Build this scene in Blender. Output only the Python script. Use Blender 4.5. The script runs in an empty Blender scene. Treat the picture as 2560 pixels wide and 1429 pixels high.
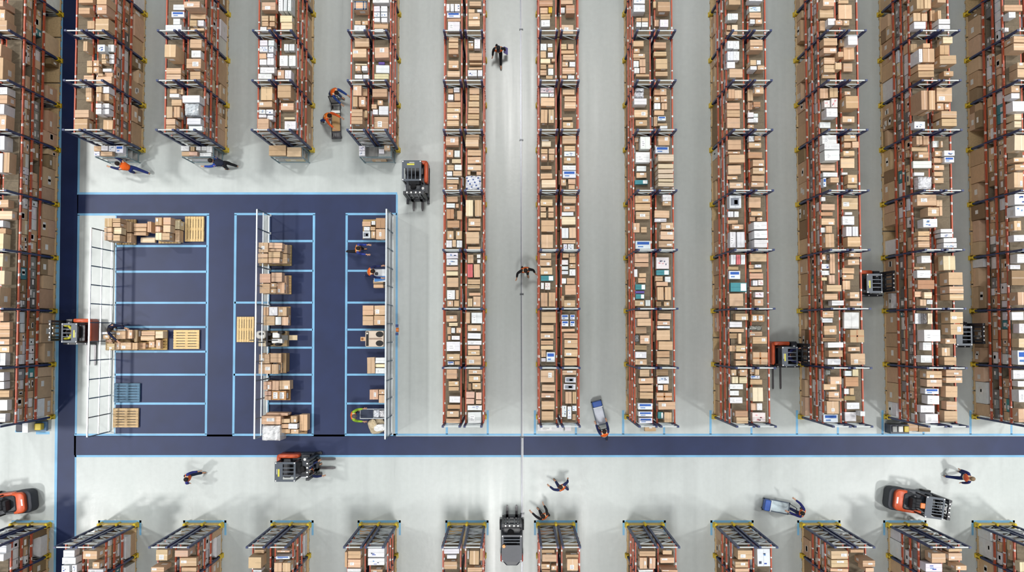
import bpy, bmesh, math, random
from mathutils import Vector, Matrix

rng = random.Random(7)
COL = bpy.context.scene.collection
PI = math.pi

# ------------------------------------------------------------------ camera
FPX = 2475.0
CX, CY = 1280.0, 714.5
CAM_H = 45.0
TILT = math.atan(113.0 / FPX)
cam_data = bpy.data.cameras.new('camera')
cam_data.sensor_width = 36.0
cam_data.lens = FPX / 2560.0 * 36.0
cam_data.clip_end = 500
cam = bpy.data.objects.new('camera', cam_data)
COL.objects.link(cam)
cam.location = (0, 0, CAM_H)
cam.rotation_euler = (TILT, 0, 0)
bpy.context.scene.camera = cam
_c, _s = math.cos(TILT), math.sin(TILT)


def W(px, py, z=0.0):
    """pixel of the photograph -> point of the place at height z"""
    x, y, w = (px - CX) / FPX, -(py - CY) / FPX, -1.0
    y, w = y * _c - w * _s, y * _s + w * _c
    k = (z - CAM_H) / w
    return Vector((x * k, y * k, z))


def PX(p):
    y, w = p[1] * _c + (p[2] - CAM_H) * _s, -p[1] * _s + (p[2] - CAM_H) * _c
    return (CX - p[0] / w * FPX, CY + y / w * FPX)


# ------------------------------------------------------------------ materials
def lin(r, g, b):
    f = lambda c: ((c / 255.0) / 12.92) if c <= 10 else (((c / 255.0 + 0.055) / 1.055) ** 2.4)
    return (f(r), f(g), f(b), 1.0)


MATS = {}


def mat(key, rough=0.5, metal=0.0, noise=0.06, scale=6.0, coat=0.0, bump=0.0, alpha=None):
    m = bpy.data.materials.new(key)
    m.use_nodes = True
    nt = m.node_tree
    b = nt.nodes['Principled BSDF']
    at = nt.nodes.new('ShaderNodeAttribute'); at.attribute_name = 'Col'
    tc = nt.nodes.new('ShaderNodeTexCoord')
    nz = nt.nodes.new('ShaderNodeTexNoise'); nz.inputs['Scale'].default_value = scale; nz.inputs['Detail'].default_value = 3
    mr = nt.nodes.new('ShaderNodeMapRange')
    mr.inputs['From Min'].default_value = 0.25; mr.inputs['From Max'].default_value = 0.75
    mr.inputs['To Min'].default_value = 1 - noise; mr.inputs['To Max'].default_value = 1 + noise
    mx = nt.nodes.new('ShaderNodeMix'); mx.data_type = 'RGBA'; mx.blend_type = 'MULTIPLY'; mx.inputs['Factor'].default_value = 1.0
    L = nt.links.new
    L(tc.outputs['Object'], nz.inputs['Vector']); L(nz.outputs['Fac'], mr.inputs['Value'])
    L(at.outputs['Color'], mx.inputs[6]); L(mr.outputs['Result'], mx.inputs[7])
    L(mx.outputs[2], b.inputs['Base Color'])
    b.inputs['Roughness'].default_value = rough
    b.inputs['Metallic'].default_value = metal
    b.inputs['Coat Weight'].default_value = coat
    if alpha is not None:
        b.inputs['Alpha'].default_value = alpha
    if bump:
        bp = nt.nodes.new('ShaderNodeBump'); bp.inputs['Strength'].default_value = bump; bp.inputs['Distance'].default_value = 0.02
        L(nz.outputs['Fac'], bp.inputs['Height']); L(bp.outputs['Normal'], b.inputs['Normal'])
    MATS[key] = m
    return m


mat('carton', 0.85, noise=0.07, scale=5)
mat('paint', 0.45, noise=0.08, scale=9)
mat('metal', 0.35, metal=0.6, noise=0.08, scale=9)
mat('plastic', 0.4, noise=0.05)
mat('rubber', 0.7, noise=0.1)
mat('fabric', 0.9, noise=0.10, scale=25, bump=0.3)
mat('skin', 0.6, noise=0.05)
mat('wood', 0.8, noise=0.14, scale=14)
mat('wrap', 0.22, noise=0.06, scale=14, coat=0.4, bump=0.4)
mat('mesh_panel', 0.5, noise=0.05, alpha=0.30)
mat('lane_paint', 0.42, noise=0.16, scale=0.9)
MATS['lane_paint'].node_tree.nodes['Principled BSDF'].inputs['Specular IOR Level'].default_value = 0.3


# ------------------------------------------------------------------ mesh builder
class MB:
    def __init__(self):
        self.v, self.f, self.c = [], [], []

    def face(self, pts, col):
        n = len(self.v)
        self.v.extend([tuple(p) for p in pts])
        self.f.append(tuple(range(n, n + len(pts))))
        self.c.append(col)

    def hexa(self, p, col, cols=None):
        """p: 8 points, bottom ring 0-3 and top ring 4-7, counter-clockwise from above"""
        n = len(self.v)
        self.v.extend([tuple(q) for q in p])
        fs = [(3, 2, 1, 0), (4, 5, 6, 7), (0, 1, 5, 4), (1, 2, 6, 5), (2, 3, 7, 6), (3, 0, 4, 7)]
        for i, q in enumerate(fs):
            self.f.append(tuple(n + a for a in q))
            self.c.append(cols[i] if cols else col)

    def box(self, x0, y0, z0, x1, y1, z1, col, rot=0.0, about=None, cols=None):
        p = [(x0, y0, z0), (x1, y0, z0), (x1, y1, z0), (x0, y1, z0), (x0, y0, z1), (x1, y0, z1), (x1, y1, z1), (x0, y1, z1)]
        if rot:
            ax, ay = about if about else ((x0 + x1) / 2, (y0 + y1) / 2)
            c, s = math.cos(rot), math.sin(rot)
            p = [(ax + (a - ax) * c - (b - ay) * s, ay + (a - ax) * s + (b - ay) * c, z) for a, b, z in p]
        self.hexa(p, col, cols)

    def bar(self, a, b, w, h, col, up=(0, 0, 1)):
        """a rectangular bar from a to b"""
        a, b = Vector(a), Vector(b)
        d = (b - a).normalized()
        u = Vector(up)
        if abs(d.dot(u)) > 0.98:
            u = Vector((0, 1, 0))
        s = d.cross(u).normalized() * (w / 2)
        t = s.cross(d).normalized() * (h / 2)
        self.hexa([a - s - t, a + s - t, a + s + t, a - s + t, b - s - t, b + s - t, b + s + t, b - s + t], col)

    def tube(self, a, b, r, col, n=8, r2=None):
        a, b = Vector(a), Vector(b)
        r2 = r if r2 is None else r2
        d = (b - a).normalized()
        u = Vector((0, 0, 1)) if abs(d.z) < 0.9 else Vector((1, 0, 0))
        s = d.cross(u).normalized(); t = d.cross(s)
        k = len(self.v)
        for c, rr in ((a, r), (b, r2)):
            for i in range(n):
                q = 2 * PI * i / n
                self.v.append(tuple(c + s * math.cos(q) * rr + t * math.sin(q) * rr))
        for i in range(n):
            j = (i + 1) % n
            self.f.append((k + i, k + n + i, k + n + j, k + j)); self.c.append(col)
        self.f.append(tuple(k + i for i in range(n))); self.c.append(col)
        self.f.append(tuple(k + n + n - 1 - i for i in range(n))); self.c.append(col)

    def prism(self, pts, z0, z1, col, bev=0.0, top=None):
        """an upright prism over a footprint with a chamfered top edge"""
        n = len(pts)
        cx = sum(p[0] for p in pts) / n; cy = sum(p[1] for p in pts) / n
        k = len(self.v)
        rings = [(1.0, z0), (1.0, z1 - bev)]
        if bev:
            ext = max(max(abs(p[0] - cx), abs(p[1] - cy)) for p in pts)
            rings += [(1 - 0.35 * bev / ext, z1 - bev * 0.35), (1 - bev / ext, z1)]
        for sc, z in rings:
            for p in pts:
                self.v.append((cx + (p[0] - cx) * sc, cy + (p[1] - cy) * sc, z))
        for r in range(len(rings) - 1):
            for i in range(n):
                j = (i + 1) % n
                self.f.append((k + r * n + i, k + r * n + j, k + (r + 1) * n + j, k + (r + 1) * n + i)); self.c.append(col)
        e = k + (len(rings) - 1) * n
        self.f.append(tuple(e + i for i in range(n))); self.c.append(top or col)
        self.f.append(tuple(k + n - 1 - i for i in range(n))); self.c.append(col)

    def ball(self, c, rx, ry, rz, col, nu=10, nv=7, z_from=-1.0):
        k = len(self.v)
        for j in range(nv + 1):
            t = math.asin(max(-1, min(1, z_from + (1 - z_from) * j / nv)))
            for i in range(nu):
                q = 2 * PI * i / nu
                self.v.append((c[0] + rx * math.cos(t) * math.cos(q), c[1] + ry * math.cos(t) * math.sin(q), c[2] + rz * math.sin(t)))
        for j in range(nv):
            for i in range(nu):
                a = k + j * nu + i; b = k + j * nu + (i + 1) % nu
                self.f.append((a, b, b + nu, a + nu)); self.c.append(col)

    def shift(self, o):
        self.v = [(a - o[0], b - o[1], c - o[2]) for a, b, c in self.v]

    def mesh(self, name, m):
        me = bpy.data.meshes.new(name)
        me.from_pydata(self.v, [], self.f)
        a = me.attributes.new('Col', 'FLOAT_COLOR', 'FACE')
        a.data.foreach_set('color', [x for c in self.c for x in c])
        me.materials.append(MATS[m])
        me.update()
        return me

    def build(self, name, m, parent=None, smooth=False):
        me = self.mesh(name, m)
        if smooth:
            me.polygons.foreach_set('use_smooth', [True] * len(me.polygons))
        o = bpy.data.objects.new(name, me)
        COL.objects.link(o)
        if parent is not None:
            o.parent = parent
        return o


def tag(o, label=None, cat=None, group=None, kind=None):
    if label: o['label'] = label
    if cat: o['category'] = cat
    if group: o['group'] = group
    if kind: o['kind'] = kind
    return o


def empty(name, loc=(0, 0, 0), rot=0.0):
    o = bpy.data.objects.new(name, None)
    o.empty_display_size = 0.2
    o.location = loc
    o.rotation_euler = (0, 0, rot)
    COL.objects.link(o)
    return o


def copy_part(o, parent):
    c = o.copy(); COL.objects.link(c); c.parent = parent
    for ch in o.children:
        copy_part(ch, c)
    return c


def copy_thing(root, loc, rot=0.0):
    r = root.copy(); COL.objects.link(r); r.location = loc; r.rotation_euler = (0, 0, rot)
    for ch in root.children:
        copy_part(ch, r)
    return r


ORD = 'zeroth first second third fourth fifth sixth seventh eighth ninth tenth eleventh twelfth thirteenth fourteenth fifteenth sixteenth seventeenth eighteenth nineteenth twentieth'.split()

# ------------------------------------------------------------------ floor and its painted lanes
def floor_material():
    m = bpy.data.materials.new('polished_concrete'); m.use_nodes = True
    nt = m.node_tree; b = nt.nodes['Principled BSDF']; L = nt.links.new
    tc = nt.nodes.new('ShaderNodeTexCoord')
    def noise(scale, det, mp=None, rough=0.55):
        n = nt.nodes.new('ShaderNodeTexNoise'); n.inputs['Scale'].default_value = scale; n.inputs['Detail'].default_value = det; n.inputs['Roughness'].default_value = rough
        if mp:
            q = nt.nodes.new('ShaderNodeMapping'); q.inputs['Scale'].default_value = mp
            L(tc.outputs['Object'], q.inputs['Vector']); L(q.outputs['Vector'], n.inputs['Vector'])
        else:
            L(tc.outputs['Object'], n.inputs['Vector'])
        return n
    big = noise(0.16, 3); streak = noise(1.0, 4, (1.5, 0.06, 1)); fine = noise(5.0, 5)
    def ramp(src, a, b_, lo, hi):
        r = nt.nodes.new('ShaderNodeMapRange'); r.inputs['From Min'].default_value = a; r.inputs['From Max'].default_value = b_
        r.inputs['To Min'].default_value = lo; r.inputs['To Max'].default_value = hi
        L(src.outputs[0], r.inputs['Value']); return r
    r1 = ramp(big, .3, .7, .95, 1.05); r2 = ramp(streak, .3, .7, .93, 1.06); r3 = ramp(fine, .3, .7, .97, 1.03)
    m1 = nt.nodes.new('ShaderNodeMath'); m1.operation = 'MULTIPLY'; L(r1.outputs[0], m1.inputs[0]); L(r2.outputs[0], m1.inputs[1])
    m2 = nt.nodes.new('ShaderNodeMath'); m2.operation = 'MULTIPLY'; L(m1.outputs[0], m2.inputs[0]); L(r3.outputs[0], m2.inputs[1])
    tint = nt.nodes.new('ShaderNodeMix'); tint.data_type = 'RGBA'
    tint.inputs[6].default_value = lin(184, 193, 190); tint.inputs[7].default_value = lin(188, 193, 193)
    L(big.outputs[0], tint.inputs['Factor'])
    mx = nt.nodes.new('ShaderNodeMix'); mx.data_type = 'RGBA'; mx.blend_type = 'MULTIPLY'; mx.inputs['Factor'].default_value = 1
    L(tint.outputs[2], mx.inputs[6]); L(m2.outputs[0], mx.inputs[7]); L(mx.outputs[2], b.inputs['Base Color'])
    rr = ramp(streak, .3, .7, .27, .42); L(rr.outputs[0], b.inputs['Roughness'])
    bp = nt.nodes.new('ShaderNodeBump'); bp.inputs['Strength'].default_value = .12; bp.inputs['Distance'].default_value = .02
    L(fine.outputs[0], bp.inputs['Height']); L(bp.outputs['Normal'], b.inputs['Normal'])
    return m


MATS['floor'] = floor_material()
mb = MB()
mb.box(-34, -26, -0.3, 34, 30, 0.0, lin(190, 195, 195))
tag(mb.build('floor', 'floor'), kind='structure')

NAVY = lin(25, 40, 80)
SKY = lin(120, 176, 214)


def painted(rects, col, z, m='lane_paint'):
    """floor paint: pixel rectangles lying on the concrete"""
    for r in rects:
        if len(r) == 4:
            x0, y0, x1, y1 = r
            q = [(x0, y1), (x1, y1), (x1, y0), (x0, y0)]
        else:
            q = [(r[i], r[i + 1]) for i in (0, 2, 4, 6)]
        lo = [W(a, b) for a, b in q]
        b_ = MB()
        b_.hexa([(p.x, p.y, 0.0005) for p in lo] + [(p.x, p.y, z) for p in lo], col)
        tag(b_.build('floor_marking', m), kind='structure')


# each strip of navy is one painted area; a side lean of a few pixels follows the walls of the hall
painted([
    (139, 1440, 187, 1440, 200, -10, 158, -10),          # walkway beside the outer racks
    (187, 1137, 2580, 1090),                             # cross lane
    (193, 533, 990, 486),                                # upper cross lane
    (289, 1083, 517, 1083, 519, 538, 290, 538),          # first bay block
    (517, 1090, 582, 1090, 588, 533, 522, 533),
    (581, 1086, 657, 1086, 660, 537, 588, 537),
    (671, 1086, 780, 1086, 785, 537, 674, 537),
    (780, 1090, 862, 1090, 867, 533, 785, 533),
    (864, 1086, 964, 1086, 966, 537, 868, 537),
    (187, 1090.5, 990, 1090.5, 990, 1085.5, 187, 1085.5),
    (185, 1137.5, 189, 1085),
], NAVY, 0.002)
painted([
    (134, 1440, 139.5, 1440, 158, -10, 147, -10),
    (186, 1440, 190.5, 1440, 191, 1137, 187, 1137),
    (187, 1142, 2580, 1137),
    (983, 1088.5, 2580, 1083.5),
    (193, 486, 993, 480.5),
    (193.5, 480, 198.5, 480, 205, -10, 200.5, -10),
    (988, 1085, 994, 1085, 994.5, 486, 990, 486),
    # first block outline and bay lines
    (187, 1085, 192, 1085, 199, 537, 194, 537), (194, 538.5, 523, 533), (186, 1088.5, 517, 1083.5), (512, 1085, 517.5, 1085, 523, 537, 517, 537),
    (285.5, 1084, 288, 1084, 291.5, 538, 289, 538),
    (289, 617.5, 518, 612), (289, 681.5, 517, 676), (288, 759, 517, 754), (288, 819.5, 516, 814.5), (288, 881, 516, 876), (287, 938.5, 515, 933.5), (287, 1011, 514, 1005.5),
    # second block
    (580.5, 1085, 586, 1085, 592, 536, 586, 536), (586, 537.5, 788, 532), (581, 1089, 784, 1083.5), (779, 1085, 784.5, 1085, 788, 536, 782, 536),
    (669, 1084, 672, 1084, 674.5, 537, 671.5, 537),
    (673, 605, 783, 599.5), (673, 679, 783, 674), (586, 758.5, 782, 753.5), (672, 826, 782, 821), (672, 871, 781, 866), (584, 938.5, 781, 933.5), (671, 1010.5, 780, 1005.5),
    # third block
    (861.5, 1085, 866.5, 1085, 869.5, 536, 864, 536), (864, 537.5, 992, 532), (862, 1089, 990, 1083.5),
    (868, 605, 964, 600), (868, 679, 964, 674), (868, 758.5, 964, 753.5), (867, 826, 964, 821), (867, 871, 964, 866), (867, 938.5, 964, 933.5), (866, 1010.5, 964, 1005.5),
], SKY, 0.005)

# ------------------------------------------------------------------ pallet racks
L1, L2, L3, TOP = 1.85, 2.70, 3.55, 4.70
DEPTH, GAP = 0.68, 0.20
BLUE = lin(33, 50, 98); ORANGE = lin(182, 78, 44); GALV = lin(176, 184, 186); YEL = lin(232, 200, 40); DECK = lin(112, 100, 82); STICK = lin(236, 234, 230)
ROW_PX = [81, 299.5, 512, 730, 948, 1167.5, 1389, 1610.5, 1830, 2047, 2262, 2483]
ROW_X = [W(p, 1310).x for p in ROW_PX]
UP_FEET = [-77, 38, 153, 265, 376, 512, 645, 777, 910, 1041]
LOW_FEET = [1311, 1387, 1520, 1640]
UP_Y = [W(1280, p).y for p in UP_FEET]
LOW_Y = [W(1280, p).y for p in LOW_FEET]
NADIR_X = 0.0


class Rack:
    pass


RACKS = []
_mesh_cache = {}


def shared(key, make):
    if key not in _mesh_cache:
        _mesh_cache[key] = make()
    return _mesh_cache[key]


def put(name, me, parent, loc):
    o = bpy.data.objects.new(name, me); COL.objects.link(o); o.parent = parent; o.location = loc
    return o


def frame_mesh():
    b = MB()
    for x in (0.0, DEPTH):
        b.box(x - .045, -.04, 0, x + .045, .04, TOP, BLUE)
        b.box(x - .07, -.06, 0, x + .07, .06, .012, GALV)
    zs = [0.25, 1.0, 1.75, 2.5, 3.25, 4.0]
    for i, z in enumerate(zs):
        b.bar((0, 0, z), (DEPTH, 0, z), .035, .035, GALV)
        if i < len(zs) - 1:
            b.bar((0 if i % 2 else DEPTH, 0, z), (DEPTH if i % 2 else 0, 0, zs[i + 1]), .03, .03, GALV)
    b.bar((0, 0, TOP - .06), (DEPTH, 0, TOP - .06), .045, .04, lin(206, 212, 212))
    return b.mesh('upright_frame', 'paint')


def guard_mesh(side):
    b = MB()
    s = side
    b.prism([(-.10, -.10), (.10, -.10), (.10, .10), (-.10, .10)], 0, .14, YEL, .02)
    b.box(-.085 if s < 0 else .055, -.085, .14, -.055 if s < 0 else .085, .085, .42, YEL)
    b.box(-.085, -.085, .14, .085, -.055, .42, YEL)
    b.box(-.085, .055, .14, .085, .085, .42, YEL)
    return b.mesh('post_guard', 'paint')


def beam_mesh(length, seed):
    r = random.Random(seed)
    b = MB()
    b.box(-.028, .05, -.12, .028, length - .05, 0, ORANGE)
    for y in (.045, length - .055):
        b.box(-.036, y - .01, -.17, .036, y + .02, .03, lin(170, 66, 34))
    y = r.uniform(.15, .4)
    while y < length - .3:
        w = r.uniform(.06, .14)
        for s in (-1, 1):
            b.box(s * .0285 - .001, y, -.105, s * .0285 + .001, y + w, -.015, STICK)
        if r.random() < .5:
            b.box(-.024, y, 0.0, .024, y + w * .8, .002, STICK)
        y += w + r.uniform(.3, .9)
    return b.mesh('beam', 'paint')


def deck_mesh(length):
    b = MB()
    b.box(.03, .06, -.03, DEPTH - .03, length - .06, -.002, DECK)
    n = int(length / .45)
    for i in range(1, n):
        y = .06 + (length - .12) * i / n
        b.box(.03, y - .006, -.002, DEPTH - .03, y + .006, .0, lin(84, 76, 64))
    return b.mesh('shelf_deck', 'wood')


def make_rack(row, side, low, ys, label, group):
    xc = ROW_X[row]
    if row == 0 and not low:
        xc = ROW_X[0] + 0.06
    x0 = xc - GAP / 2 - DEPTH if side == 'A' else xc + GAP / 2
    r = Rack(); r.row, r.side, r.low, r.ys, r.x0, r.x1 = row, side, low, sorted(ys), x0, x0 + DEPTH
    r.outer = -1 if side == 'A' else 1                    # aisle side
    r.facing = (r.outer < 0) == (xc > NADIR_X)            # its aisle face is seen
    RACKS.append(r)
    root = empty('pallet_rack', (x0, 0, 0))
    tag(root, label, 'rack', group)
    fm = shared('frame', frame_mesh)
    for y in r.ys:
        f = put('upright_frame', fm, root, (0, y, 0))
        gm = shared(('guard', r.outer), lambda: guard_mesh(r.outer))
        put('post_guard', gm, f, (0 if r.outer < 0 else DEPTH, 0, 0))
    for i in range(len(r.ys) - 1):
        ln = r.ys[i + 1] - r.ys[i]
        for li, z in enumerate((L1, L2, L3)):
            seed = (row * 7 + i * 3 + li) % 5
            bm_ = shared(('beam', round(ln, 2), seed), lambda: beam_mesh(ln, seed))
            put('beam', bm_, root, ((-.05 if r.outer < 0 else DEPTH + .05), r.ys[i], z))
            if li == 2:
                put('beam', bm_, root, ((DEPTH + .0 if r.outer < 0 else 0), r.ys[i], z))
            dm = shared(('deck', round(ln, 2)), lambda: deck_mesh(ln))
            put('shelf_deck', dm, root, (0, r.ys[i], z))
    return r


def row_words(row, low):
    if row == 0:
        return 'lower row outside the navy lane' if low else 'row outside the navy lane'
    return f"{ORD[row]} {'lower ' if low else ''}row from navy lane"


for row in range(12):
    for side in 'AB':
        if row == 11 and side == 'B' and False:
            continue
        near = (side == 'A') == (row > 0)
        ys = UP_Y[:5] if 1 <= row <= 4 else UP_Y
        words_ = ['', '']
        lane = 'lane-side' if near else 'far-side'
        make_rack(row, side, False, ys, f"{lane} blue and orange pallet rack of the {row_words(row, False)}", 'racks above the cross lane')
        make_rack(row, side, True, LOW_Y, f"{lane} blue and orange pallet rack of the {row_words(row, True)}", 'racks below the cross lane')

# light blue corner marks round the rack ends
for row in range(12):
    xl, xr = ROW_PX[row] - 46, ROW_PX[row] + 44
    fl = []
    if row == 0:
        fl = [(29, 1306, 134, 1300)]
    else:
        fl = [(xl - 8, 1306, xr + 10, 1300), (xl - 8, 1337, xl - 3, 1300), (xr + 5, 1337, xr + 10, 1300)]
    painted(fl, SKY, .005)
    if row >= 5:
        q = 1 - .0183 * 260 / 1007
        xl, xr = CX + (xl - CX) * q, CX + (xr - CX) * q
        painted([(xl - 8, 1085, xl - 2.5, 1025), (xr + 5, 1085, xr + 10, 1025)], SKY, .005)
    if row == 0:
        painted([(38, 1080, 66, 1075), (90, 1085, 124, 1078)], SKY, .005)

# yellow barrier rail closing each lower rack end
_bar = None
for row in range(12):
    x0, x1 = ROW_X[row] - GAP / 2 - DEPTH - .02, ROW_X[row] + GAP / 2 + DEPTH + .02
    y = LOW_Y[0] + .075
    root = empty('end_barrier', ((x0 + x1) / 2, y, 0))
    hw = (x1 - x0) / 2
    b = MB()
    b.box(-hw, -.03, .22, hw, .03, .34, lin(206, 178, 98)); b.box(-hw, -.03, .06, hw, .03, .14, lin(206, 178, 98))
    b.build('rail', 'paint', root)
    for s in (-1, 0, 1):
        b = MB(); b.prism([(s * hw + .07 * math.cos(q * PI / 4), .07 * math.sin(q * PI / 4)) for q in range(8)], 0, .45, YEL, .03)
        b.build('post', 'paint', root)
    nm = 'lower row outside the navy lane' if row == 0 else f'{ORD[row]} lower row from navy lane'
    tag(root, f"yellow end barrier rail in front of the {nm}", 'barrier', 'yellow barriers at the rack ends')

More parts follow.
